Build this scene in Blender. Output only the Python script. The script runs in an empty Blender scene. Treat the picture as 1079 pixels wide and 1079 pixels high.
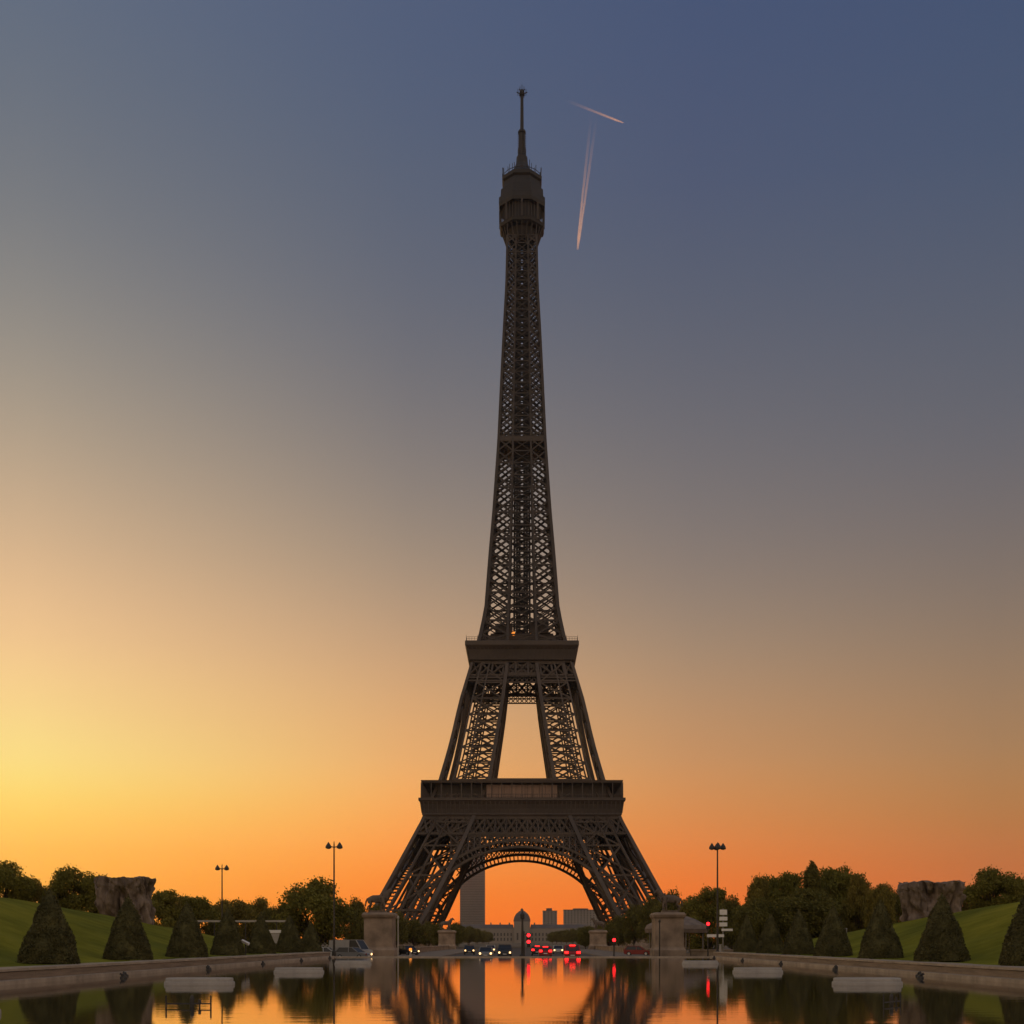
import bpy, bmesh, math, random
from mathutils import Vector, Matrix, noise
R = math.radians
rnd = random.Random(7)
sc = bpy.context.scene
COL = sc.collection

# ------------------------------------------------------------------ camera
F, HZ, CX, CAMZ = 1300.0, 992.0, 550.0, 1.7
HAZE = .00005
cd = bpy.data.cameras.new('camera'); cam = bpy.data.objects.new('camera', cd); COL.objects.link(cam)
sc.camera = cam
cam.location = (0, 0, CAMZ); cam.rotation_euler = (math.pi/2, 0, 0)
cd.sensor_width = 36; cd.lens = 36*F/1079
cd.shift_x = -(CX-539.5)/1079; cd.shift_y = (HZ-539.5)/1079
cd.clip_start = 0.2; cd.clip_end = 80000

# ------------------------------------------------------------------ sky (dawn gradient over a Nishita base) and sun
def lin(c):
    return tuple(((v/255)/12.92 if v/255 <= .04045 else ((v/255+.055)/1.055)**2.4) for v in c)
SUN_AZ, SUN_EL = -38.0, -5.0
w = bpy.data.worlds.new('World'); sc.world = w; w.use_nodes = True
nt = w.node_tree; N = nt.nodes; L = nt.links
bg = N['Background']
def node(tree, typ, **kw):
    n = tree.nodes.new(typ)
    for k, v in kw.items(): setattr(n, k, v)
    return n
def mth(tree, op, a, b=None, clamp=False):
    n = tree.nodes.new('ShaderNodeMath'); n.operation = op; n.use_clamp = clamp
    for i, v in enumerate((a, b)):
        if v is None: continue
        if isinstance(v, (int, float)): n.inputs[i].default_value = v
        else: tree.links.new(v, n.inputs[i])
    return n.outputs[0]
geo = node(nt, 'ShaderNodeTexCoord'); sep = node(nt, 'ShaderNodeSeparateXYZ'); L.new(geo.outputs['Generated'], sep.inputs[0])
X_, Y_, Z_ = sep.outputs
hl = mth(nt, 'SQRT', mth(nt, 'ADD', mth(nt, 'MULTIPLY', X_, X_), mth(nt, 'MULTIPLY', Y_, Y_)))
tel = mth(nt, 'DIVIDE', Z_, mth(nt, 'MAXIMUM', hl, 0.02))
fac = mth(nt, 'DIVIDE', tel, 0.8, True)
az = mth(nt, 'MULTIPLY', mth(nt, 'ARCTAN2', X_, Y_), 180/math.pi)
def sky_ramp(stops):
    r = node(nt, 'ShaderNodeValToRGB'); L.new(fac, r.inputs[0]); cr = r.color_ramp
    st = sorted((max(0.0, (HZ-y)/F)/0.8, c) for y, c in stops)
    cr.interpolation = 'B_SPLINE'
    while len(cr.elements) < len(st): cr.elements.new(0.5)
    for e, (p, c) in zip(cr.elements, st):
        e.position = p; e.color = (*lin(c), 1)
    return r.outputs[0]
SKY_L = [(0,(94,106,128)),(100,(100,110,126)),(200,(110,116,126)),(300,(125,126,128)),(400,(148,142,134)),(500,(178,160,138)),(600,(214,180,142)),(690,(246,200,146)),(760,(254,217,142)),(810,(255,228,138)),(850,(255,222,108)),(900,(255,190,66)),(975,(255,160,46))]
SKY_M = [(0,(80,93,121)),(100,(83,95,120)),(200,(90,99,118)),(300,(99,104,118)),(400,(114,113,118)),(500,(135,126,121)),(600,(164,144,124)),(700,(204,163,124)),(800,(240,180,112)),(860,(252,170,82)),(920,(255,140,36)),(975,(255,118,26))]
SKY_N = [(0,(69,84,117)),(200,(80,89,114)),(300,(88,95,113)),(400,(100,102,113)),(500,(116,112,114)),(600,(136,123,115)),(700,(168,141,114)),(800,(204,149,98)),(860,(218,142,76)),(920,(236,122,42)),(975,(246,108,30))]
SKY_R = [(0,(65,81,114)),(200,(74,87,112)),(300,(82,91,111)),(400,(92,97,110)),(500,(103,103,110)),(600,(121,111,106)),(700,(143,122,102)),(800,(172,131,90)),(860,(181,124,70)),(910,(192,112,58)),(975,(200,100,50))]
SKY_B = [(0,(149,151,158)),(400,(186,172,158)),(700,(224,191,156)),(900,(232,188,144)),(975,(208,170,132))]
def mix(a, b, f):
    m = node(nt, 'ShaderNodeMix', data_type='RGBA'); L.new(f, m.inputs[0]); L.new(a, m.inputs[6]); L.new(b, m.inputs[7]); return m.outputs[2]
def mr(v, a, b):
    m = node(nt, 'ShaderNodeMapRange'); m.clamp = True; L.new(v, m.inputs[0]); m.inputs[1].default_value = a; m.inputs[2].default_value = b; return m.outputs[0]
rB = sky_ramp(SKY_B)
c_ = mix(sky_ramp(SKY_L), sky_ramp(SKY_M), mr(az, -21.8, -5.3))
c_ = mix(c_, sky_ramp(SKY_N), mr(az, -5.3, 7.9))
c_ = mix(c_, sky_ramp(SKY_R), mr(az, 7.9, 21))
c_ = mix(c_, rB, mr(az, 30, 110))
c_ = mix(c_, rB, mr(az, -60, -130))
sk = node(nt, 'ShaderNodeTexSky'); sk.sky_type = 'NISHITA'; sk.sun_disc = False
sk.sun_elevation = R(0.3); sk.sun_rotation = R(SUN_AZ); sk.dust_density = 3; sk.ozone_density = 3
vm = node(nt, 'ShaderNodeVectorMath', operation='SCALE'); L.new(sk.outputs[0], vm.inputs[0]); vm.inputs['Scale'].default_value = 0.1
mx = node(nt, 'ShaderNodeMix', data_type='RGBA'); mx.inputs[0].default_value = 0.03
bo = node(nt, 'ShaderNodeMapRange'); L.new(tel, bo.inputs[0])
for i_, v_ in enumerate((0.0, .16, 1.13, 1.03)): bo.inputs[i_+1].default_value = v_
bv = node(nt, 'ShaderNodeVectorMath', operation='SCALE'); L.new(c_, bv.inputs[0]); L.new(bo.outputs[0], bv.inputs['Scale']); c_ = bv.outputs[0]
L.new(c_, mx.inputs[6]); L.new(vm.outputs[0], mx.inputs[7]); L.new(mx.outputs[2], bg.inputs[0])
bg.inputs[1].default_value = 1.0
# the sun has not risen: it lies just below the horizon and reaches only the contrails high up
sd = bpy.data.lights.new('sun', 'SUN'); so = bpy.data.objects.new('sun', sd); COL.objects.link(so)
sd.energy = 4.2; sd.angle = R(0.5); sd.color = (1.0, 0.34, 0.22)
d = Vector((math.sin(R(SUN_AZ))*math.cos(R(SUN_EL)), math.cos(R(SUN_AZ))*math.cos(R(SUN_EL)), math.sin(R(SUN_EL))))
so.rotation_euler = (-d).to_track_quat('-Z', 'Y').to_euler()
vs = sc.view_settings; vs.view_transform = 'Standard'; vs.look = 'None'; vs.gamma = 1; vs.exposure = 0; vs.use_curve_mapping = False

# ------------------------------------------------------------------ helpers
def px(x, y, Y):
    """the point at distance Y behind photo pixel x, y"""
    return Vector(((x-CX)*Y/F, Y, CAMZ-(y-HZ)*Y/F))
def interp(x, pts):
    if x <= pts[0][0]: return pts[0][1]
    for (a, p), (b, q) in zip(pts, pts[1:]):
        if x <= b: return p+(q-p)*(x-a)/(b-a)
    return pts[-1][1]

def mat(name, col, rough=.7, metal=0.0, var=0.0, scale=1.0, bump=0.0, bscale=None, col2=None, spec=None, coord='Object', stretch=None, detail=6):
    m = bpy.data.materials.new(name); m.use_nodes = True
    t = m.node_tree; b = t.nodes['Principled BSDF']
    b.inputs['Roughness'].default_value = rough; b.inputs['Metallic'].default_value = metal
    if spec is not None: b.inputs['Specular IOR Level'].default_value = spec
    c2 = col2 or tuple(v*(1+var) for v in col); c1 = col if col2 else tuple(v*(1-var) for v in col)
    if var or col2 or bump:
        tc = t.nodes.new('ShaderNodeTexCoord'); vec = tc.outputs[coord]
        if stretch:
            mp = t.nodes.new('ShaderNodeMapping'); mp.inputs['Scale'].default_value = stretch; t.links.new(vec, mp.inputs[0]); vec = mp.outputs[0]
    if var or col2:
        nz = t.nodes.new('ShaderNodeTexNoise'); nz.inputs['Scale'].default_value = scale; nz.inputs['Detail'].default_value = detail
        nz.inputs['Roughness'].default_value = .65
        t.links.new(vec, nz.inputs['Vector'])
        r = t.nodes.new('ShaderNodeValToRGB'); r.color_ramp.elements[0].position = .33; r.color_ramp.elements[1].position = .67
        r.color_ramp.elements[0].color = (*c1, 1); r.color_ramp.elements[1].color = (*c2, 1)
        t.links.new(nz.outputs[0], r.inputs[0]); t.links.new(r.outputs[0], b.inputs['Base Color'])
    else:
        b.inputs['Base Color'].default_value = (*col, 1)
    if bump:
        n2 = t.nodes.new('ShaderNodeTexNoise'); n2.inputs['Scale'].default_value = bscale or scale*3; n2.inputs['Detail'].default_value = 8
        t.links.new(vec, n2.inputs['Vector'])
        bp = t.nodes.new('ShaderNodeBump'); bp.inputs['Strength'].default_value = bump; bp.inputs['Distance'].default_value = .1
        t.links.new(n2.outputs[0], bp.inputs['Height']); t.links.new(bp.outputs[0], b.inputs['Normal'])
    return m
def patchy(m, scale, lo, hi):
    """large soft patches multiplied over a material's own colour"""
    t = m.node_tree; b = t.nodes['Principled BSDF']; src = b.inputs['Base Color'].links[0].from_socket
    tc = t.nodes.new('ShaderNodeTexCoord'); nz = t.nodes.new('ShaderNodeTexNoise'); nz.inputs['Scale'].default_value = scale; nz.inputs['Detail'].default_value = 3
    t.links.new(tc.outputs['Object'], nz.inputs['Vector'])
    r = t.nodes.new('ShaderNodeValToRGB'); r.color_ramp.elements[0].position = .38; r.color_ramp.elements[1].position = .62
    r.color_ramp.elements[0].color = (*lo, 1); r.color_ramp.elements[1].color = (*hi, 1); t.links.new(nz.outputs[0], r.inputs[0])
    mm = t.nodes.new('ShaderNodeMix'); mm.data_type = 'RGBA'; mm.blend_type = 'MULTIPLY'; mm.inputs[0].default_value = 1
    t.links.new(src, mm.inputs[6]); t.links.new(r.outputs[0], mm.inputs[7]); t.links.new(mm.outputs[2], b.inputs['Base Color'])
def emit(name, col, s):
    m = bpy.data.materials.new(name); m.use_nodes = True; b = m.node_tree.nodes['Principled BSDF']
    b.inputs['Base Color'].default_value = (*col, 1); b.inputs['Emission Color'].default_value = (*col, 1); b.inputs['Emission Strength'].default_value = s
    return m
def foliage(name, c1, c2, scale, trans=.25):
    m = mat(name, c1, rough=.75, scale=scale, col2=c2, spec=.2, coord='Object', detail=5)
    t = m.node_tree; b = t.nodes['Principled BSDF']; out = t.nodes['Material Output']
    ramp = [n for n in t.nodes if n.type == 'VALTORGB'][0]
    tr = t.nodes.new('ShaderNodeBsdfTranslucent'); t.links.new(ramp.outputs[0], tr.inputs[0])
    ms = t.nodes.new('ShaderNodeMixShader'); ms.inputs[0].default_value = trans
    t.links.new(b.outputs[0], ms.inputs[1]); t.links.new(tr.outputs[0], ms.inputs[2]); t.links.new(ms.outputs[0], out.inputs[0])
    return m

class MB:
    """collects boxes, bars, tubes and leaves; build() links them as one mesh object"""
    def __init__(s): s.v = []; s.f = []
    def add(s, vs, fs):
        k = len(s.v); s.v += [tuple(p) for p in vs]; s.f += [tuple(i+k for i in f) for f in fs]; return s
    def box(s, x0, x1, y0, y1, z0, z1):
        return s.add([(x0,y0,z0),(x1,y0,z0),(x1,y1,z0),(x0,y1,z0),(x0,y0,z1),(x1,y0,z1),(x1,y1,z1),(x0,y1,z1)],
              [(0,3,2,1),(4,5,6,7),(0,1,5,4),(1,2,6,5),(2,3,7,6),(3,0,4,7)])
    def bar(s, p, q, a, b=None, up=None):
        p = Vector(p); q = Vector(q); d = q-p
        if d.length < 1e-6: return s
        d.normalize(); b = b or a
        u = Vector(up) if up else (Vector((0,0,1)) if abs(d.z) < .9 else Vector((0,1,0)))
        x = d.cross(u)
        if x.length < 1e-4: x = d.cross(Vector((1,0,0)))
        x.normalize(); y = x.cross(d)
        o = [x*a/2+y*b/2, -x*a/2+y*b/2, -x*a/2-y*b/2, x*a/2-y*b/2]
        return s.add([p+k for k in o]+[q+k for k in o], [(0,1,2,3),(7,6,5,4),(0,4,5,1),(1,5,6,2),(2,6,7,3),(3,7,4,0)])
    def tube(s, pts, rads, n=10, cap=True):
        rings = []; k = len(s.v)
        for i, p in enumerate(pts):
            p = Vector(p); d = (Vector(pts[min(i+1,len(pts)-1)])-Vector(pts[max(i-1,0)])).normalized()
            x = d.cross(Vector((0,1,0)) if abs(d.y) < .9 else Vector((1,0,0))).normalized(); y = d.cross(x)
            s.v += [tuple(p+rads[i]*(x*math.cos(2*math.pi*j/n)+y*math.sin(2*math.pi*j/n))) for j in range(n)]
        for i in range(len(pts)-1):
            for j in range(n):
                a = k+i*n+j; b = k+i*n+(j+1)%n
                s.f.append((a, b, b+n, a+n))
        if cap:
            s.f.append(tuple(k+j for j in range(n))[::-1]); s.f.append(tuple(k+(len(pts)-1)*n+j for j in range(n)))
        return s
    def loft(s, prof, n=4, rot=math.pi/4, cx=0, cy=0, sy=1.0):
        """stack of n-gons: prof = [(z, half width)]"""
        k = len(s.v); q = 1/math.cos(math.pi/n)
        for z, r in prof:
            s.v += [(cx+q*r*math.cos(rot+2*math.pi*j/n), cy+sy*q*r*math.sin(rot+2*math.pi*j/n), z) for j in range(n)]
        for i in range(len(prof)-1):
            for j in range(n):
                a = k+i*n+j; b = k+i*n+(j+1)%n; s.f.append((a, b, b+n, a+n))
        s.f.append(tuple(k+j for j in range(n))[::-1]); s.f.append(tuple(k+(len(prof)-1)*n+j for j in range(n)))
        return s
    def prism(s, poly, y0, y1, axis='y'):
        """side outline (a, z) extruded across"""
        n = len(poly)
        f = (lambda a, z, t: (a, t, z)) if axis == 'y' else (lambda a, z, t: (t, a, z))
        return s.add([f(a, z, y0) for a, z in poly]+[f(a, z, y1) for a, z in poly],
              [tuple(range(n)), tuple(range(2*n-1, n-1, -1))]+[(i, i+n, (i+1)%n+n, (i+1)%n) for i in range(n)])
    def build(s, name, m, parent=None, bevel=0, smooth=False, fix=False):
        me = bpy.data.meshes.new(name); me.from_pydata(s.v, [], s.f); me.update()
        if fix or bevel:
            b = bmesh.new(); b.from_mesh(me); bmesh.ops.recalc_face_normals(b, faces=b.faces)
            if bevel: bmesh.ops.bevel(b, geom=b.edges[:], offset=bevel, segments=2, affect='EDGES', clamp_overlap=True)
            b.to_mesh(me); b.free()
        if smooth: me.polygons.foreach_set('use_smooth', [True]*len(me.polygons))
        me.materials.append(m)
        o = bpy.data.objects.new(name, me); COL.objects.link(o)
        if parent: o.parent = parent
        return o
def tag(o, label=None, cat=None, group=None, kind=None):
    if label: o['label'] = label
    if cat: o['category'] = cat
    if group: o['group'] = group
    if kind: o['kind'] = kind
    return o
def empty(name, loc=(0,0,0), rz=0, label=None, cat=None, group=None, scale=None):
    o = bpy.data.objects.new(name, None); COL.objects.link(o); o.location = loc; o.rotation_euler = (0,0,rz)
    o.empty_display_size = .3
    if scale: o.scale = scale
    return tag(o, label, cat, group)
KIDS = {}
def copy_tree(o, parent=None):
    c = o.copy(); COL.objects.link(c); c.parent = parent
    for ch in list(o.children): copy_tree(ch, c)
    return c
def place(proto, used, loc, rz, label, scale=None, group=None):
    """first use takes the original, then copies"""
    o = proto if proto.name not in used else copy_tree(proto)
    used.add(proto.name)
    o.location = loc; o.rotation_euler = (0,0,rz); o['label'] = label
    if scale: o.scale = scale
    if group: o['group'] = group
    return o
used = set()

# ------------------------------------------------------------------ materials
M = {}
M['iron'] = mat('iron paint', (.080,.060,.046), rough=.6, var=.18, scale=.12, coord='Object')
M['iron2'] = mat('iron dark tone', (.052,.040,.033), rough=.65, var=.2, scale=.2)  # darker, greyer tone than the main iron
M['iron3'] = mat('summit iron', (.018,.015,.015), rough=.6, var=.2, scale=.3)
M['stone'] = mat('limestone', (.30,.225,.165), rough=.85, var=.18, scale=.8, bump=.3, bscale=4)
patchy(M['stone'], .45, (.70,.68,.66), (1.1,1.08,1.05)); patchy(M['iron'], .035, (.80,.80,.82), (1.15,1.12,1.1))
M['stone2'] = mat('worn stone', (.25,.185,.13), rough=.85, var=.3, scale=1.2, bump=.4, bscale=6, stretch=(.25,.25,3))
M['coping'] = mat('coping stone', (.36,.28,.20), rough=.8, var=.25, scale=.9, bump=.3, bscale=8)
M['concrete'] = mat('pale concrete', (.36,.325,.285), rough=.7, var=.14, scale=2, bump=.15, bscale=9)
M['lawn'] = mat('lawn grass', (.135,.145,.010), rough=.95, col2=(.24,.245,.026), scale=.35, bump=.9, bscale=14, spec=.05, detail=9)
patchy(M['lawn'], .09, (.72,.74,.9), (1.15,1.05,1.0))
M['earth'] = mat('park ground', (.10,.085,.06), rough=.95, var=.3, scale=.1, bump=.3)
M['asphalt'] = mat('asphalt', (.065,.058,.052), rough=.85, var=.2, scale=.5, bump=.2, bscale=20)
M['canvas'] = mat('weathered canvas', (.20,.15,.115), rough=.85, var=.25, scale=.9)
M['paving'] = mat('paving', (.20,.155,.115), rough=.85, var=.2, scale=.4, bump=.2, bscale=5)
M['paintline'] = mat('road paint', (.7,.7,.68), rough=.7, var=.1, scale=3)
M['bark'] = mat('bark', (.07,.05,.035), rough=.9, var=.3, scale=4, bump=.6, stretch=(4,4,.6))
M['leaf'] = foliage('leaves broad', (.115,.108,.018), (.25,.225,.042), .45)
M['leaf_b'] = foliage('leaves olive', (.135,.112,.022), (.275,.22,.046), .5)
M['leaf_c'] = foliage('leaves dark', (.092,.086,.020), (.20,.178,.040), .6)
M['yew'] = foliage('clipped yew', (.062,.058,.022), (.130,.116,.040), 1.6, .1)
M['bronze'] = mat('statue stone', (.13,.095,.07), rough=.75, var=.3, scale=2, bump=.3)
M['steel'] = mat('grey steel', (.22,.21,.20), rough=.45, metal=.6, var=.1, scale=3)
M['pole'] = mat('dark green pole', (.045,.04,.035), rough=.5, metal=.3, var=.2, scale=2)
M['lamp_glass'] = mat('unlit lamp glass', (.16,.13,.11), rough=.3)
M['white'] = mat('white paint', (.75,.72,.68), rough=.5, var=.06, scale=3)
M['black'] = mat('black rubber', (.02,.02,.02), rough=.7, var=.2, scale=5)
M['glass'] = mat('dark glass', (.02,.02,.02), rough=.3)
M['chrome'] = mat('rim metal', (.5,.5,.5), rough=.3, metal=.9)
M['headlight'] = emit('headlight', (1,.60,.24), 3)
M['taillight'] = emit('tail light', (1,.012,.012), 5)
M['red_signal'] = emit('red signal', (1,.012,.016), 5)
M['amber'] = emit('amber lamp', (1,.30,.04), 1.3)
M['lens'] = mat('unlit lens', (.25,.06,.05), rough=.2)

# ------------------------------------------------------------------ terrain
def zb(Y): return interp(Y, [(0,.6),(131,.6),(138,-.5),(400,-.6)])
def zr(Y): return interp(Y, [(20,5.6),(60,5.4),(90,4.95),(112,4.1),(127,3.4),(150,2.5),(164,1.4),(176,-.5)])
def lawn_z(X, Y):
    s = min(1, max(0, (abs(X)-24.0)/14.0)); s = s*.75+.25*s*s*(3-2*s)
    b = zb(Y); return b+max(0, zr(Y)-b)*s
def ground_z(X, Y):
    if abs(X) < 21 and -25 < Y < 131.6: return -1.6
    if abs(X) < 21 and 131.6 <= Y < 139: return -.52
    if abs(X) <= 22 or Y > 176 or Y < -30: return zb(Y)-.02
    if abs(X) > 300: return -.6
    return lawn_z(X, Y)-.12
def sheet(name, xs, ys, fz, m, smooth=True):
    b = MB()
    b.v = [(x, y, fz(x, y)) for y in ys for x in xs]; n = len(xs)
    b.f = [(j*n+i, j*n+i+1, (j+1)*n+i+1, (j+1)*n+i) for j in range(len(ys)-1) for i in range(n-1)]
    return b.build(name, m, smooth=smooth)
hx = [20.9,21.2,22,24,26,28,31,34,38,45,60,100,200,320,1000,2200,4000]
xs = [-v for v in hx[::-1]]+[0]+hx
ys = [-4000,-2200,-1000,-200,-60,-31,-26,-24.9,0,20,40,60,80,100,115,131.4,131.8,134,138,145,152,160,168,176,200,300,420,600,1000,1500,2200,4000]
tag(sheet('ground', xs, ys, ground_z, M['earth'], smooth=False), kind='structure')
def lawn_noise(X, Y):
    return lawn_z(X, Y)+.10*noise.noise(Vector((X*.12, Y*.09, 3)))*min(1, (abs(X)-21.8)/3)+.05*noise.noise(Vector((X*.8, Y*.6, 9)))
for sgn in (-1, 1):
    lx = sorted(sgn*(21.9+i*.8) for i in range(60))
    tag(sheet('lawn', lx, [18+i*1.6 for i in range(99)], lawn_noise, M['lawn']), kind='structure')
# road across (quay) and bridge roadway ahead
tag(MB().box(-300,300,140,168,-.58,-.476).build('road', M['asphalt']), kind='structure')
tag(MB().box(-11,11,168,420,-.62,-.486).build('road', M['asphalt']), kind='structure')
pv = MB().box(-19,-11.2,168.5,330,-.62,-.36); pv.box(11.2,19,168.5,330,-.62,-.36)
tag(pv.build('pavement', M['paving']), kind='structure')
b = MB()
for i in range(24): b.box(-.07,.07,172+i*9,176+i*9,-.49,-.482)
for i in range(14): b.box(-9+i*1.35,-8.4+i*1.35,163,167,-.49,-.472)
tag(b.build('road_marking', M['paintline']), kind='structure')
tag(MB().box(-60,60,133,139.4,-.62,-.40).build('pavement', M['paving']), kind='structure')

# ------------------------------------------------------------------ morning haze over the whole place
hm_ = bpy.data.materials.new('haze'); hm_.use_nodes = True; t = hm_.node_tree
t.nodes.remove(t.nodes['Principled BSDF']); pvn = t.nodes.new('ShaderNodeVolumePrincipled')
pvn.inputs['Color'].default_value = (.92,.88,.84,1); pvn.inputs['Density'].default_value = HAZE; pvn.inputs['Anisotropy'].default_value = .6
t.links.new(pvn.outputs[0], t.nodes['Material Output'].inputs['Volume'])
tag(MB().box(-4100,4100,-4100,4100,-3,345).build('haze', hm_), kind='stuff')

# ------------------------------------------------------------------ fountain pool
wm = bpy.data.materials.new('still water'); wm.use_nodes = True
t = wm.node_tree; pb = t.nodes['Principled BSDF']
pb.inputs['Base Color'].default_value = (.030,.030,.022,1); pb.inputs['Roughness'].default_value = .035; pb.inputs['IOR'].default_value = 1.5
tc = t.nodes.new('ShaderNodeTexCoord')
mp = t.nodes.new('ShaderNodeMapping'); mp.inputs['Scale'].default_value = (.55, 2.0, 1); t.links.new(tc.outputs['Object'], mp.inputs[0])
n1 = t.nodes.new('ShaderNodeTexNoise'); n1.inputs['Scale'].default_value = 1.0; n1.inputs['Detail'].default_value = 4; t.links.new(mp.outputs[0], n1.inputs['Vector'])
bp = t.nodes.new('ShaderNodeBump'); bp.inputs['Strength'].default_value = .13; bp.inputs['Distance'].default_value = .02
t.links.new(n1.outputs[0], bp.inputs['Height']); t.links.new(bp.outputs[0], pb.inputs['Normal'])
gl = t.nodes.new('ShaderNodeBsdfGlossy'); gl.inputs['Color'].default_value = (.95,.93,.90,1); gl.inputs['Roughness'].default_value = .035; t.links.new(bp.outputs[0], gl.inputs['Normal'])
mw = t.nodes.new('ShaderNodeMixShader'); mw.inputs[0].default_value = .5
t.links.new(pb.outputs[0], mw.inputs[1]); t.links.new(gl.outputs[0], mw.inputs[2]); t.links.new(mw.outputs[0], t.nodes['Material Output'].inputs['Surface'])
tag(sheet('water', [-20.8, 20.8], [-25, 131.3], lambda x, y: 0, wm), kind='structure')
for sgn, side in ((-1, 'left'), (1, 'right')):
    r = empty('pool_wall', (sgn*20.5, 0, 0), 0, 'long low stone wall and coping along the %s edge of the pool' % side, 'wall')
    b = MB(); n = 39
    for i in range(n):      # wall blocks, one surface
        y0 = -24+i*4.0; b.box(min(0,sgn*1.0), max(0,sgn*1.0), y0, y0+3.985, -1.5, .47+.01*((i*7)%3))
    b.build('wall', M['stone2'], r)
    b = MB()
    for i in range(52):
        y0 = -24+i*3.0; b.box(*sorted((-sgn*.06, sgn*1.45)), y0, y0+2.985, .5, .60+.008*((i*5)%3))
    b.build('coping', M['coping'], r)
    MB().box(*sorted((-sgn*.55, -sgn*.01)), -24, 131, -1.5, .17).build('ledge', M['coping'], r)
r = empty('pool_wall', (0, 131.3, 0), 0, 'very low pale stone sill closing the far end of the pool', 'wall')
MB().box(-20.4,20.4,0,1.2,-1.5,.10).build('wall', M['coping'], r)
MB().box(-20.4,20.4,1.21,1.9,-1.5,-.1).build('ledge', M['stone2'], r)

# plinths standing in the water
def pill(b, hw, hd, z0, z1, n=10):
    pts = []
    for k in range(n+1): a = -math.pi/2+math.pi*k/n; pts.append((hw-hd+hd*math.cos(a), hd*math.sin(a)))
    for k in range(n+1): a = math.pi/2+math.pi*k/n; pts.append((-hw+hd+hd*math.cos(a), hd*math.sin(a)))
    m = len(pts)
    lev = [(z0,1.0),(z1-.06,1.0),(z1-.015,.985),(z1,.94)]
    k = len(b.v)
    for z, s in lev:
        b.v += [(x*s if abs(x) < hw-hd else (abs(x)-(1-s)*hd)*(1 if x > 0 else -1), y*s, z) for x, y in pts]
    for i in range(len(lev)-1):
        for j in range(m): b.f.append((k+i*m+j, k+i*m+(j+1)%m, k+(i+1)*m+(j+1)%m, k+(i+1)*m+j))
    b.f.append(tuple(k+(len(lev)-1)*m+j for j in range(m)))
    return b
pr = empty('fountain_plinth', (0,0,0), 0, 'x', 'plinth', 'stone plinths in the pool')
pill(MB(), 1.38, .62, -1.5, .13).build('base', M['concrete'], pr)
pill(MB(), 1.32, .57, .132, .27).build('slab', M['concrete'], pr)
names = ['fourth back','third back','second','nearest']
for sx, side, xs4 in ((-1,'left',(-12.6,-12.2,-12.7,-13.5)), (1,'right',(13.3,12.9,13.6,13.9))):
    for i, (x, y) in enumerate(zip(xs4, (92,67.5,48.6,28.6))):
        lab = ['small pale rounded stone plinth farthest along the %s side of the pool','pale rounded stone plinth third from the camera on the %s side of the pool',
               'large pale rounded stone plinth second from the camera on the %s side of the pool','pale rounded stone plinth at the very %s edge of the picture'][i] % side
        if i == 3 and sx > 0: continue
        place(pr, used, (x, y, 0), 0, lab)
# water jets: pipe frames near the camera and squat nozzles along the walls
pf = empty('fountain_pipe', (0,0,0), 0, 'x', 'pipe', 'pipe frames in the pool')
for x_, z_ in ((-.58,.30),(.58,.30),(.29,.10)): MB().tube([(x_,0,-1),(x_,0,z_)], [.022,.022], 8).build('post', M['pole'], pf)
MB().tube([(-.58,0,.085),(.58,0,.085)], [.018,.018], 8).build('pipe', M['pole'], pf)
MB().tube([(.29,0,.101),(.29,0,.20)], [.045,.03], 8).build('nozzle', M['pole'], pf); MB().tube([(.08,.05,-1),(.08,.05,.22),(.08,.05,.30)], [.06,.06,.03], 8).build('nozzle', M['pole'], pf)
place(pf, used, (-8.65, 32, 0), 0, 'dark thin pipe frame rising from the water before the left plinths')
place(pf, used, (9.9, 33, 0), .9, 'pipe frame in the water before the right plinths, seen slantwise')
nz = empty('fountain_nozzle', (0,0,0), 0, 'x', 'nozzle', 'squat nozzles along the pool walls')
MB().loft([(-1.2,.16),(.05,.16),(.10,.13)], 10).build('base', M['pole'], nz)
b = MB(); b.tube([(0,0,.08),(0,-.06,.15),(0,-.22,.20)], [.09,.09,.06], 8); b.build('barrel', M['pole'], nz)
for sx, side in ((-1,'left'), (1,'right')):
    for i, y in enumerate((60,76,92,108,124)):
        place(nz, used, (sx*19.3, y, 0), 0, 'squat dark water nozzle at the foot of the %s pool wall' % side, group='squat nozzles at the %s pool wall' % side)
    for i, y in enumerate((57,72.5)):
        place(nz, used, (sx*18.4, y, 0), .4*sx, 'dark water nozzle standing away from the %s pool wall' % side, group='nozzles away from the %s pool wall' % side)

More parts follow.
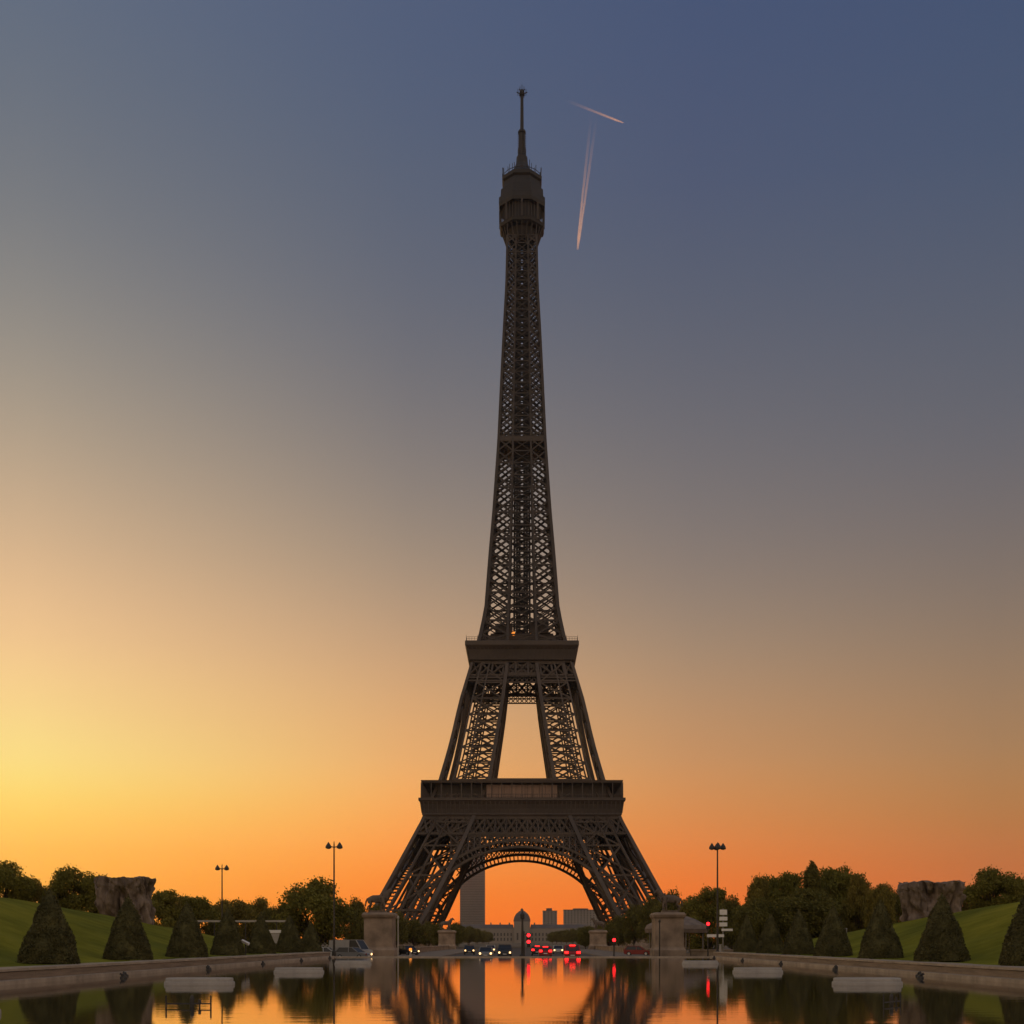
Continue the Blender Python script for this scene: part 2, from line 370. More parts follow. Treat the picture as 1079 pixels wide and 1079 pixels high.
# ------------------------------------------------------------------ the iron tower
WP = [(0,56.5),(17.5,47.5),(32.4,40.3),(44.3,34.6),(58,29.4),(60,28.6),(74,25.0),(88,22.1),(102,18.3),(112,15.6),(114,15.06),(123.6,13.15),(143.9,11.7),(161,10.3),(186,8.67),(210,7.6),(228,6.74),(246,5.8),(262,5.45),(275,5.3)]
IP = [(0,38.8),(6,35.5),(17,29.5),(32,22.5),(44,17.5),(60,11.4),(88,7.1),(102,5.4),(112,4.4),(114,5.2),(186,3.3),(262,2.2),(275,2.1)]
W = lambda h: interp(h, WP)
I = lambda h: interp(h, IP)
tower = empty('lattice_tower', (0, 463, -.8), 0, 'very tall dark brown iron lattice tower with four splayed legs, an arch and a spire', 'tower')
tw = lambda n, b, m='iron', p=None: b.build(n, M[m], p or tower)
def face_x(b, A0, B0, A1, B1, t, mid=True, dbl=True):
    """one braced panel between columns A and B from the lower to the upper level"""
    A0, B0, A1, B1 = map(Vector, (A0, B0, A1, B1))
    b.bar(A0, B1, t); b.bar(B0, A1, t)
    if dbl is not None: b.bar(A1, B1, t*1.1)
    if dbl is True:
        c = (A0+B0+A1+B1)/4
        for p, q in ((A0,A1),(B0,B1),(A0,B0),(A1,B1)): b.bar(c, (p+q)/2, t*.6)
        mA, mB, m0, m1 = (A0+A1)/2, (B0+B1)/2, (A0+B0)/2, (A1+B1)/2
        for p, q in ((mA,m0),(m0,mB),(mB,m1),(m1,mA)): b.bar(p, q, t*.6)
def leg(name, sx, sy, levels, colw, t, midw, dbl=True):
    b = MB()
    q = lambda a, c, h: (sx*(W(h) if a else I(h)), sy*(W(h) if c else I(h)), h)
    cs = [(0,0),(1,0),(1,1),(0,1)]
    for h0, h1 in zip(levels, levels[1:]):
        for a, c in cs: cw_ = colw*(.72 if a+c == 2 else .85 if a+c else 1); b.bar(q(a,c,h0), q(a,c,h1+.05), cw_, cw_, (0,1,0))
        for k in range(4):
            A, B = cs[k], cs[(k+1)%4]
            o0, o1, p0_, p1_ = map(Vector, (q(*A,h0), q(*A,h1), q(*B,h0), q(*B,h1)))
            if sum(A) < sum(B) or (sum(A) == sum(B)): pass
            g0, g1 = o0.lerp(p0_, .27 if sum(A) > sum(B) else 0), o1.lerp(p1_, .27 if sum(A) > sum(B) else 0)
            k0, k1 = p0_.lerp(o0, .27 if sum(B) > sum(A) else 0), p1_.lerp(o1, .27 if sum(B) > sum(A) else 0)
            face_x(b, g0, k0, g1, k1, t, dbl=False)
            if sum(A) > sum(B): b.bar(g0, g1, t*1.2)
            if sum(B) > sum(A): b.bar(k0, k1, t*1.2)
            if midw:
                m0 = (Vector(q(*A,h0))+Vector(q(*B,h0)))/2; m1 = (Vector(q(*A,h1))+Vector(q(*B,h1)))/2
                b.bar(m0, m1, midw)
    return tw(name, b)
for sx in (-1, 1):
    for sy in (-1, 1):
        leg('lower_leg', sx, sy, [0.5,13,25,35.5,44,51.5], 1.5, .56, .6)
        leg('upper_leg', sx, sy, [52.6,59.5,65.5,71.5,77.5,83.5,89.5,95.5,102.8], 1.4, .46, .5)
        for ax in (39.5, 55.5):
            for ay in (39.5, 55.5): tw('masonry_pier', MB().loft([(-.4,4.6),(1.6,4.2),(1.7,3.6),(3.6,3.0)], 4, cx=sx*ax, cy=sy*ay), 'stone')
# spandrel arches between the legs, in the planes of the four faces
RC, HC = 38.5, -3.7
for k in range(4):
    rot = Matrix.Rotation(k*math.pi/2, 3, 'Z')
    b = MB()
    def ap(r, a, dy):           # point of the ring, pushed onto the sloping face
        x = r*math.sin(a); h = HC+r*math.cos(a)
        return rot @ Vector((x, -W(max(0,h))+dy, h))
    nA = 64; amax = R(74)
    an = [-amax+2*amax*i/nA for i in range(nA+1)]
    for dy in (.6, 3.4):
        for i in range(nA):
            for r, tr in ((RC+.3, .75), (RC+2.7, .95)):
                b.bar(ap(r, an[i], dy), ap(r, an[i+1], dy), tr, .8)
            b.bar(ap(RC+.3, an[i], dy), ap(RC+2.7, an[i], dy), .42)
    for i in range(0, nA):
        b.bar(ap(RC+.3, an[i], .6), ap(RC+.3, an[i], 3.4), .45); b.bar(ap(RC+2.7, an[i], .6), ap(RC+2.7, an[i], 3.4), .45)
    tw('arch', b)
    # spandrel lattice between arch and girder
    b = MB(); step = 2.05
    xsn = [-24.6+step*i for i in range(25)]
    for i, x in enumerate(xsn):
        hl_ = HC+math.sqrt(max(1, (RC+2.7)**2-x*x)); hh = 39.6
        if hh-hl_ < .3: continue
        f = lambda x, h: rot @ Vector((x, -W(h)+1.0, h))
        b.bar(f(x, hl_), f(x, hh), .42)
        x2 = x+step; hl2 = HC+math.sqrt(max(1, (RC+2.7)**2-x2*x2))
        hs = hl_; 
        while hs < hh-.2:
            he = min(hh, hs+step*1.2)
            b.bar(f(x, hs), f(x2, max(hl2, he)), .34); b.bar(f(x, he), f(x2, max(hl2, hs)), .34); b.bar(f(x, he), f(x2, he), .3)
            hs = he
    for x in [v*1.0 for v in range(-20, 21, 2)]:
        b.bar(rot @ Vector((x, -W(39)+1, 39.2)), rot @ Vector((x+2, -W(39)+1, 39.2)), .8, .9)
    tw('spandrel', b)
    # deep lattice girder under the first platform
    b = MB(); h0, h1 = 39.8, 45.6
    for dy in (.5, 4.0):
        g = lambda x, h: rot @ Vector((x, -W(h)+dy, h))
        b.bar(g(-W(h0), h0), g(W(h0), h0), 1.0, .8); b.bar(g(-W(h1), h1), g(W(h1), h1), 1.2, 1.0); 
        n = 19; hm = (h0+h1)/2
        for lo, hi, cells in ((h0, h1, n),):
            for i in range(cells):
                f0, f1 = -1+2*i/cells, -1+2*(i+1)/cells; fm = (f0+f1)/2
                b.bar(g(f0*W(lo), lo), g(f1*W(hi), hi), .62); b.bar(g(f1*W(lo), lo), g(f0*W(hi), hi), .62)
                b.bar(g(f0*W(lo), lo), g(f0*W(hi), hi), .34)
                b.bar(g(f0*W(hm), hm), g(fm*W(hi), hi), .3); b.bar(g(fm*W(lo), lo), g(f1*W(hm), hm), .3)
                b.bar(g(f0*W(hm), hm), g(fm*W(lo), lo), .3); b.bar(g(fm*W(hi), hi), g(f1*W(hm), hm), .3)
    for i in range(20):
        f0 = -1+2*i/19; b.bar(rot @ Vector((f0*W(h0), -W(h0)+.5, h0)), rot @ Vector((f0*W(h0), -W(h0)+4.0, h0)), .4)
    tw('girder', b)
# first platform
dk = MB(); hv = 11.0
for (x0,x1,y0,y1) in ((-34.2,34.2,-34.2,-hv),(-34.2,34.2,hv,34.2),(-34.2,-hv,-hv,hv),(hv,34.2,-hv,hv)): dk.box(x0,x1,y0,y1,45.9,46.7)
for i in range(-8, 9): dk.box(i*4-.2,i*4+.2,-34,-hv,45.0,45.88); dk.box(i*4-.2,i*4+.2,hv,34,45.0,45.88)
fp = tw('first_platform', dk, 'iron2')
for k in range(4):
    rot = Matrix.Rotation(k*math.pi/2, 3, 'Z'); g = lambda x, y, h: rot @ Vector((x, y, h))
    b = MB()
    prof = [(46.0,-34.35),(46.6,-34.75),(47.2,-34.55),(48.6,-34.6),(50.2,-34.9),(51.2,-35.5),(51.4,-35.9),(52.3,-35.9),(52.4,-35.2)]
    for (h0,d0),(h1,d1) in zip(prof, prof[1:]):
        b.add([g(d0,d0,h0), g(-d0,d0,h0), g(-d1,d1,h1), g(d1,d1,h1)], [(0,1,2,3)])
    for i in range(45):
        x = -34.1+i*1.55; b.bar(g(x,-34.75,47.1), g(x,-35.35,51.2), .30, .5)
    tw('frieze', b, 'iron', fp)
    b = MB()
    for i in range(21):
        x = -35+i*3.5; b.bar(g(x,-35,52.4), g(x,-34.6,57.7), .3)
    for i in range(84):
        x = -35+i*.84; b.bar(g(x,-35.1,52.3), g(x,-35.1,53.6), .10)
    b.bar(g(-35.1,-35.1,53.6), g(35.1,-35.1,53.6), .18)
    tw('railing', b, 'iron', fp)
    b = MB()
    b.add([g(-34.9,-34.9,57.6), g(34.9,-34.9,57.6), g(27.0,-27.0,57.6), g(-27.0,-27.0,57.6), g(-35.1,-35.1,58.5), g(35.1,-35.1,58.5), g(27.0,-27.0,58.7), g(-27.0,-27.0,58.7)],
          [(0,3,2,1),(4,5,6,7),(0,1,5,4),(2,3,7,6),(1,2,6,5),(3,0,4,7)])
    tw('gallery_roof', b, 'iron', fp)
    b = MB()
    v0, v1 = sorted((g(-29.5,-31.0,0).x, g(29.5,-26,0).x)); u0, u1 = sorted((g(-29.5,-31.0,0).y, g(29.5,-26,0).y))
    if k % 2 == 0: b.box(-29.5, 29.5, *sorted((g(0,-31,0).y, g(0,-26.5,0).y)), 46.8, 57.55)
    else: b.box(*sorted((g(0,-31,0).x, g(0,-26.5,0).x)), -26.4, 26.4, 46.8, 57.55)
    tw('gallery_wall', b, 'iron2', fp)
M['pav'] = mat('pavilion glass sky reflection', (.30,.19,.14), rough=.35, var=.25, scale=.5, stretch=(1,1,.3))  # pink of the reflected sky is painted into the glass colour
for sy in (-1, 1):
    b = MB()
    for i in range(12):
        b.box(-12.4+i*2.07, -12.4+i*2.07+1.95, *sorted((sy*32.2, sy*31.05)), 52.8, 57.2)
    tw('pavilion', b, 'pav', fp)
    b = MB(); b.box(-12.0,12.0,*sorted((sy*31.5,sy*27.5)),58.72,59.6); tw('pavilion_roof', b, 'iron', fp)
# girders between the upper legs, then the second platform
for k in range(4):
    rot = Matrix.Rotation(k*math.pi/2, 3, 'Z'); b = MB()
    for dy in (.4,):
        g = lambda x, h: rot @ Vector((x, -W(h)+dy, h))
        for h0, h1, n in ((95.6,97.3,7),(97.3,99.0,7),(99.2,100.7,7),(100.7,102.2,7)):
            b.bar(g(-I(h0)-1, h0), g(I(h0)+1, h0), .4); b.bar(g(-I(h1)-1, h1), g(I(h1)+1, h1), .4)
            for i in range(n):
                a0, a1 = -1+2*i/n, -1+2*(i+1)/n
                b.bar(g(a0*I(h0), h0), g(a1*I(h1), h1), .27); b.bar(g(a1*I(h0), h0), g(a0*I(h1), h1), .27)
    tw('cross_girder', b)
    b = MB()
    for dy in (.35, 3.0):
        g = lambda x, h: rot @ Vector((x, -W(h)+dy, h))
        for h0, h1 in ((98.4, 103.6),):
            b.bar(g(-W(h0), h0), g(W(h0), h0), .6, .6); b.bar(g(-W(h1), h1), g(W(h1), h1), .8)
            edges = [-1,-.8,-.58,-.36,-.12,.12,.36,.58,.8,1]
            for e0, e1 in zip(edges, edges[1:]):
                b.bar(g(e0*W(h0), h0), g(e1*W(h1), h1), .42); b.bar(g(e1*W(h0), h0), g(e0*W(h1), h1), .42); b.bar(g(e0*W(h0), h0), g(e0*W(h1), h1), .6)
        for h0 in (96.2, 97.4):
            for s_ in (-1, 1): b.bar(g(s_*I(h0), h0), g(s_*W(h0), h0), 1.1, .5)
    tw('girder', b)
tw('girder_floor', MB().box(-16,16,-16,16,103.0,103.7), 'iron2')
sp = tw('second_platform', MB().loft([(103.8,18.3),(104.0,18.9),(105.2,19.0),(107.6,19.3),(108.6,20.2),(109.0,20.45),(110.4,20.45),(110.6,20.1)]), 'iron')
b = MB()
for i in range(28):
    x = -18.6+i*1.38
    for s in (-1, 1): b.bar((x, s*19.0, 104), (x*1.04, s*19.9, 108.2), .25, .4); b.bar((s*19.0, x, 104), (s*19.9, x*1.04, 108.2), .25, .4)
tw('bracket', b, 'iron', sp)
b = MB()
for i in range(41):
    x = -20+i
    for s in (-1, 1):
        hgt = 112.6 if i % 4 == 0 else 111.9
        b.bar((x, s*20, 110.5), (x, s*20.0, hgt), .09); b.bar((s*20, x, 110.5), (s*20, x, hgt), .09)
for h in (111.2, 111.9):
    for s in (-1, 1): b.bar((-20, s*20, h), (20, s*20, h), .10); b.bar((s*20, -20, h), (s*20, 20, h), .10)
tw('railing', b, 'iron', sp)
b = MB(); b.box(-11.5,11.5,-11.5,-6,110.6,115.2); b.box(-11.5,11.5,6,11.5,110.6,115.2); b.box(-11.5,-6,-5.9,5.9,110.6,115.2); b.box(6,11.5,-5.9,5.9,110.6,115.2)
b.box(-9.8,-3.4,-12.4,-9.5,115.21,118.6); b.box(3.0,9.8,-12.4,-9.5,115.21,119.4); b.box(-9,9,8,12,115.21,118.8)
tw('kiosk', b, 'iron2', sp)
tw('lamp', MB().loft([(114.2,.45),(115.2,.6),(115.8,.15)], 8, cx=-3.2, cy=-12.9), 'amber', sp)
tw('lamp', MB().loft([(114.5,.14),(114.9,.18)], 8, cx=3.2, cy=-12.6), 'amber', sp)
# tapering shaft
levels = [110.6]; h = 114.0
while h < 262: levels.append(h); h += interp(h, [(114,5.4),(186,4.4),(262,3.4)])
levels.append(264.5)
col_t = lambda h: interp(h, [(114,1.25),(186,.95),(262,.75)])
xt = lambda h: interp(h, [(114,.48),(186,.40),(262,.36)])
b = MB(); bi = MB()
for li, (h0, h1) in enumerate(zip(levels, levels[1:])):
    hm = (h0+h1)/2; cw = col_t(h0); t_ = xt(h0)
    w0, w1, wm_, i0, i1, im = W(h0), W(h1), W(hm), I(h0), I(h1), I(hm)
    if h0 < 114: i0 = I(114)
    for sx in (-1, 1):
        for sy in (-1, 1):
            b.bar((sx*w0, sy*w0, h0), (sx*w1, sy*w1, h1), cw)
            b.bar((sx*i0, sy*w0, h0), (sx*i1, sy*w1, h1), cw*.72); b.bar((sx*w0, sy*i0, h0), (sx*w1, sy*i1, h1), cw*.72)
            bi.bar((sx*i0, sy*i0, h0), (sx*i1, sy*i1, h1), cw*.8)
    for k in range(4):
        rot = Matrix.Rotation(k*math.pi/2, 3, 'Z')
        g = lambda x, y, h: rot @ Vector((x, -y, h))
        for s in (-1, 1):
            face_x(b, g(s*i0,w0,h0), g(s*w0,w0,h0), g(s*i1,w1,h1), g(s*w1,w1,h1), t_*1.2, dbl=None)
            if li % 2: b.bar(g(s*i1,w1,h1), g(s*w1,w1,h1), t_*1.3); b.bar(g(s*(i1+w1)/2,w1,h1), g(s*im,wm_,hm), t_*.8)
            else: b.bar(g(s*(i0+w0)/2,w0,h0), g(s*im,wm_,hm), t_*.8)
            bi.bar(g(s*i0,w0,h0), g(s*i1,i1,h1), t_*.8); bi.bar(g(s*i0,i0,h0), g(s*i1,w1,h1), t_*.8)
        b.bar(g(-i1,w1,h1), g(i1,w1,h1), t_); b.bar(g(-i0,w0,h0), g(i1,w1,h1), t_*.6); b.bar(g(i0,w0,h0), g(-i1,w1,h1), t_*.6)
        bi.bar(g(-i1,i1,h1), g(i1,i1,h1), t_)
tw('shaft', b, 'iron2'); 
cs_ = bi
for s in (-1, 1):
    for x, wd in ((.95,.85),(1.95,.85),(2.95,.75)):
        for yy in (-2.0, 2.0): cs_.bar((s*x, yy, 110.7), (s*x*.8, yy*.8, 262), wd)
hh = 112
while hh < 261:
    for yy in (-2, 2): cs_.bar((-2.4, yy, hh), (2.4, yy, hh), .35); cs_.bar((-2.2, yy, hh), (-.5, yy, hh+2.6), .28); cs_.bar((2.2, yy, hh), (.5, yy, hh+2.6), .28)
    hh += 2.6
hh = 112
for i in range(26):     # zigzag stairs
    z0 = 112+i*5.6
    if z0 > 255: break
    cs_.bar((-2.6, .3, z0), (2.6, .3, z0+2.8), .5, .9); cs_.bar((2.6, -.3, z0+2.8), (-2.6, -.3, z0+5.6), .5, .9)
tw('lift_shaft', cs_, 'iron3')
ip = tw('intermediate_platform', MB().loft([(186.4,8.4),(186.8,8.9),(188.6,8.95),(188.8,8.6)]).loft([(183.8,3.2),(186.3,6.2)]), 'iron')
b = MB()
for s in (-1, 1):
    for i in range(18): x = -8.5+i; b.bar((x, s*8.8, 188.7), (x, s*8.8, 189.9), .1); b.bar((s*8.8, x, 188.7), (s*8.8, x, 189.9), .1)
    b.bar((-8.8,s*8.8,189.9),(8.8,s*8.8,189.9),.12); b.bar((s*8.8,-8.8,189.9),(s*8.8,8.8,189.9),.12)
tw('railing', b, 'iron', ip)
# summit: cabin, gallery, dome, mast
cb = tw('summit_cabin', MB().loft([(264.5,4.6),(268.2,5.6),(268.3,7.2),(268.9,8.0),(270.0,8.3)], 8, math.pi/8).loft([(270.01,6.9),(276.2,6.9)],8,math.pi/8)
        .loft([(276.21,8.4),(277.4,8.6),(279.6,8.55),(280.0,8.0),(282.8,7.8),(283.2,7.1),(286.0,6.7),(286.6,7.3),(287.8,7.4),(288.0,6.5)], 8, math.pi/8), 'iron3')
b = MB()
for j in range(40):
    a = 2*math.pi*j/40; q = 7.55/math.cos(((a) % (math.pi/4))-math.pi/8); c, s = math.cos(a), math.sin(a)
    b.bar((q*c, q*s, 269.95), (q*c*1.01, q*s*1.01, 276.3), .26 if j % 5 else .7)
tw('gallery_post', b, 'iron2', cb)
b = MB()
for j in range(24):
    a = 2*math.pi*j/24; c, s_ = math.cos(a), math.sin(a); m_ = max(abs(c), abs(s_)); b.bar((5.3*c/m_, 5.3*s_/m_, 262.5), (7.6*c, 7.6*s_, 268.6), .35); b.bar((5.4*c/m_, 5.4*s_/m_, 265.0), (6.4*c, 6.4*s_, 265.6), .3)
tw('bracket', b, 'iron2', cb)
b = MB()
for j in range(16):
    a = 2*math.pi*j/16; c, s = math.cos(a), math.sin(a); q = 7.2
    b.bar((q*c, q*s, 287.9), (q*c*1.02, q*s*1.02, 289.4+1.6*((j*5) % 4 == 1)+.6*(j % 3)), .22)
    b.bar((q*c, q*s, 289.0), (q*math.cos(a+math.pi/8), q*math.sin(a+math.pi/8), 289.0), .16)
    b.bar((5*c, 5*s, 287.9), (5*c, 5*s, 291.0+.7*((j*7) % 4)), .18)
for a in (0, math.pi): b.bar((7.0*math.cos(a), 0, 288), (7.2*math.cos(a), 0, 292.8), .35)
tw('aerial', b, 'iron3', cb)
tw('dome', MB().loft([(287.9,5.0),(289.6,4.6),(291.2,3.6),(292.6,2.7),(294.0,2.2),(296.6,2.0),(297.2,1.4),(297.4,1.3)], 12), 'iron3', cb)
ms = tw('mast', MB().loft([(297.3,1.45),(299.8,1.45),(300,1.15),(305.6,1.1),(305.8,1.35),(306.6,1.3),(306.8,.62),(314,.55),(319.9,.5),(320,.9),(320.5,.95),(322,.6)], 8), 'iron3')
b = MB()
for j in range(10):
    for a in range(4): c, s = math.cos(a*math.pi/2+.4), math.sin(a*math.pi/2+.4); b.bar((0,0,298.2+j*.85), (1.7*c,1.7*s,298.2+j*.85), .22)
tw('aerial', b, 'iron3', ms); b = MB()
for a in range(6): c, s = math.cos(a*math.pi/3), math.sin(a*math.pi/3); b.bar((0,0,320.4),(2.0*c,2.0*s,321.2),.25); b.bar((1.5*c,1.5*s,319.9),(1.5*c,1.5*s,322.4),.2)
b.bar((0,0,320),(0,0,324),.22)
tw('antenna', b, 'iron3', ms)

# ------------------------------------------------------------------ far buildings
M['tower_glass'] = mat('brown glass facade', (.21,.20,.20), rough=.5, var=.08, scale=.02)
M['fac'] = mat('pale stone facade', (.26,.23,.20), rough=.8, var=.12, scale=.02)
M['fac2'] = mat('concrete facade', (.24,.22,.20), rough=.8, var=.1, scale=.03)
M['slate'] = mat('slate roof', (.11,.10,.10), rough=.7, var=.2, scale=.05)
M['window'] = mat('window glass', (.06,.06,.065), rough=.2, var=.2, scale=.3)
def fb(name, cx, Y, label, z0=-.6):
    return empty(name, ((cx-CX)*Y/F, Y, z0), 0, label, 'building')
# skyscraper
Y = 3200; e = fb('skyscraper', 498, Y, 'dark slab skyscraper standing far off, seen through the left half of the arch')
hgt = (992-893)*Y/F
MB().prism([(-30,0),(30,0),(32,0),(32,0.5),(32,hgt),(-32,hgt),(-32,0)], -16, 16).build('wall', M['tower_glass'], e, fix=True)
for i in range(25): MB().box(-31.5+i*2.6,-30.6+i*2.6,-16.6,-16.02,4,hgt-3).build('mullion', M['slate'], e)
for i in range(52): MB().box(-31.6,31.6,-16.35,-16.01,6+i*4.3,7.6+i*4.3).build('window_band', M['window'], e)
MB().box(-28,28,-12,12,hgt,hgt+5).build('roof', M['slate'], e)
# long domed palace at the end of the park
Y = 1400; e = fb('palace', 550, Y, 'long low stone palace with a square domed pavilion in its middle, seen under the arch')
s = Y/F
def zz(y): return (HZ-y)*s+CAMZ+.6
b = MB(); b.box(-72,-9,0,14,0,zz(978)); b.box(9,76,0,14,0,zz(978)); b.box(-9.2,9.2,-3,17,0,zz(971)); b.build('wall', M['fac'], e)
for x0, x1 in ((-72,-9.3),(9.3,76)):
    b = MB(); z = zz(978); b.add([(x0,-.4,z),(x1,-.4,z),(x1,14.4,z),(x0,14.4,z),(x0+1,4,z+4.2),(x1-1,4,z+4.2),(x1-1,10,z+4.2),(x0+1,10,z+4.2)],[(0,3,2,1),(4,5,6,7),(0,1,5,4),(1,2,6,5),(2,3,7,6),(3,0,4,7)])
    rf = b.build('roof', M['slate'], e)
    for i in range(6): xx = x0+5+i*(x1-x0-10)/5; MB().box(xx-.8,xx+.8,6,8,z+3,z+6.4).build('chimney', M['fac'], rf)
b = MB(); z = zz(971); b.loft([(z,9.6),(z+1,9.6),(z+4.5,8.9),(z+8.5,6.8),(z+11,4.0),(z+12,3.2),(z+12.1,1.8),(z+14,1.6),(z+15.2,.3)], 4, cy=7); b.build('dome', M['slate'], e)
for i in range(16):
    for j in range(2):
        for x in (-70+i*3.8, 11+i*4.0): MB().box(x,x+1.5,-.25,-.01,3+j*5.5,6.4+j*5.5).build('window', M['window'], e)
for x in (-6,-.9,4.2): MB().box(x,x+1.9,-3.3,-3.01,4,12).build('window', M['window'], e)
def block(name, x0, x1, ytop, Y, label, mt='fac2', roof=2.0):
    s = Y/F; e = fb(name, (x0+x1)/2, Y, label); w = (x1-x0)*s/2; h = (HZ-ytop)*s+CAMZ+.6
    MB().box(-w,w,0,18,0,h).build('wall', M[mt], e)
    b = MB(); b.box(-w-.4,w+.4,-.4,18.4,h,h+.8); b.box(-w*.5,w*.3,5,14,h+.8,h+.8+roof); b.build('roof', M['slate'], e)
    nx = max(4, int(w/2.4)); rest = MB(); cnt = 0
    nz_ = max(3, int(h/3.6))
    for j in range(nz_-1, -1, -1):       # the top storeys show over the palace
        for i in range(nx):
            xx = -w+(i+.5)*2*w/nx; b = MB() if cnt < 100 else rest; cnt += 1
            b.box(xx-.75,xx+.75,-.2,-.01,1.6+j*3.6,3.5+j*3.6)
            if b is not rest: b.build('window', M['window'], e)
    if rest.v: tag(rest.build('window', M['window'], e), kind='stuff')
    return e
block('apartment_block', 572, 587, 960, 2000, 'narrow pale high block far behind the palace, right of the dome', roof=4)
block('apartment_block', 594, 634, 959, 1900, 'wide pale flat-topped block far behind the palace, beside the right leg of the tower')
block('apartment_block', 511, 532, 976, 2100, 'low flat block peeping over the palace roof beside the skyscraper')

# ------------------------------------------------------------------ trees
def leaf_cloud(b, c, r, n, size, rg, flat=1.0):
    """leaves scattered through a clump, thicker near its skin"""
    for _ in range(n):
        while True:
            v = Vector((rg.uniform(-1,1), rg.uniform(-1,1), rg.uniform(-1,1)))
            if .05 < v.length < 1: break
        v = v.normalized()*(rg.random()**.45)
        v = Vector((v.x*r[0], v.y*r[1], v.z*r[2]))+c
        n_ = Vector((rg.gauss(0,1), rg.gauss(0,1), rg.gauss(0,1))).normalized()
        t1 = n_.orthogonal().normalized(); t2 = n_.cross(t1); s = size*rg.uniform(.6,1.4)
        b.add([v-t1*s, v-t2*s*.5, v+t1*s, v+t2*s*.5], [(0,1,2,3)])
def tree_proto(name, kind, w, h, seed, m, cat='tree', n=15000, leaf=.21, clumps=38, trunk_h=.10):
    rg = random.Random(seed)
    e = empty(name, (0,0,0), 0, 'x', cat)
    tb = MB(); cb_ = MB()
    th = h*trunk_h; r0 = h*.026
    tb.tube([(0,0,-.5),(0,0,.2),(.05,.05,th),(rg.uniform(-.3,.3),rg.uniform(-.3,.3),h*.62)], [r0*1.5,r0*1.1,r0*.85,r0*.3], 8)
    cs = []
    for i in range(clumps):
        if kind == 'round':
            a = rg.uniform(0, 2*math.pi); u = rg.uniform(-.95,1); rr = (1-abs(u)**2.4)**.5*rg.uniform(.35,.84)
            c = Vector((rr*math.cos(a)*w/2, rr*math.sin(a)*w/2, th+(h-th)*(.47+.41*u*rg.uniform(.8,1))))
            r = rg.uniform(.11,.22)*w; rad = (r, r, r*.8)
        elif kind == 'spire':
            u = rg.random()**.8; a = rg.uniform(0, 2*math.pi); rr = (1-u)**.6*rg.uniform(.25,.95)
            c = Vector((rr*math.cos(a)*w/2, rr*math.sin(a)*w/2, th*.5+(h*.93-th*.5)*u))
            r = w*(.085+.09*(1-u)); rad = (r*.8, r*.8, r*1.5)
        else:      # loose, ragged crown
            a = rg.uniform(0, 2*math.pi); u = rg.random(); rr = (.35+.65*math.sin(math.pi*min(1,u*.85+.1)))*rg.uniform(.3,1)
            c = Vector((rr*math.cos(a)*w/2, rr*math.sin(a)*w/2, th+(h*.92-th)*u))
            r = rg.uniform(.09,.17)*w; rad = (r*1.1, r*1.1, r*.85)
        cs.append((c, rad))
    tot = sum(r[0]*r[0] for _, r in cs)
    for i, (c, rad) in enumerate(cs):
        leaf_cloud(cb_, c, rad, int(n*rad[0]**2/tot), leaf, rg)
        # a few stray sprigs outside the clump break its outline
        leaf_cloud(cb_, c, tuple(v*1.35 for v in rad), int(.12*n*rad[0]**2/tot), leaf*.8, rg)
        if i < 12:
            st = Vector((0,0,th*rg.uniform(.8,1.6))); md = (st+c)/2+Vector((0,0,-.05*h))
            tb.tube([st, md, c], [r0*.5, r0*.3, r0*.1], 5)
    tb.build('trunk', M['bark'], e); cb_.build('crown', M[m], e)
    return e
P = {}
P['round'] = tree_proto('broadleaf_tree', 'round', 10, 10.5, 3, 'leaf')
P['round_b'] = tree_proto('broadleaf_tree', 'round', 10, 9, 11, 'leaf_b', clumps=34)
P['loose'] = tree_proto('broadleaf_tree', 'loose', 9, 11, 5, 'leaf', clumps=60, n=15000)
P['loose_b'] = tree_proto('broadleaf_tree', 'loose', 9, 9, 23, 'leaf_b', clumps=52, n=14000)
P['spire'] = tree_proto('conifer_tree', 'spire', 6.5, 12, 8, 'leaf_c', clumps=80, n=15000, trunk_h=.10)
P['dark'] = tree_proto('broadleaf_tree', 'round', 11, 9, 31, 'leaf_c', clumps=38)
PS = {'round':(10,10.5),'round_b':(10,9),'loose':(9,11),'loose_b':(9,9),'spire':(6.5,12),'dark':(11,9)}
def tree(kind, cx, hw, top, Y, label, group=None, rz=None):
    """crown centred on photo column cx, half as wide as hw columns, its top at row top"""
    x = (cx-CX)*Y/F
    g = lawn_z(x, Y) if Y < 176 and abs(x) > 22 else -.6
    h = CAMZ+(HZ-top)*Y/F-g; wd = 2*hw*Y/F; pw, ph = PS[kind]
    return place(P[kind], used, (x, Y, g), rnd.uniform(0,6.28) if rz is None else rz, label, (wd/pw, wd/pw, h/ph), group)
# left of the tower
tree('round', 6, 34, 905, 128, 'broad dark tree on the lawn at the left edge of the picture')
tree('round_b', 30, 26, 926, 138, 'lower dark tree between the edge tree and the round tree left of the rock')
tree('round', 76, 31, 911, 131, 'dense round dark tree just left of the left rock')
tree('loose_b', 110, 22, 924, 145, 'tree whose top shows above the left rock')
lefts_ = [('loose',172,17,937,200,'bushy tree just right of the left rock'),('round_b',190,15,945,215,'low tree in the left tree line, second from the left rock'),
 ('loose',208,17,944,205,'loose tree in the left tree line beneath the short street lamp'),('loose_b',230,15,949,225,'small olive tree right of the short street lamp'),
 ('round_b',250,16,949,210,'domed small tree in the left tree line before its low gap'),('loose_b',268,15,947,222,'tree with a flat humped top in the left tree line'),
 ('dark',288,16,957,214,'low dark tree left of the big round tree')]
lefts = [(k, cx, hw+7, top, Y, lab) for k, cx, hw, top, Y, lab in lefts_]
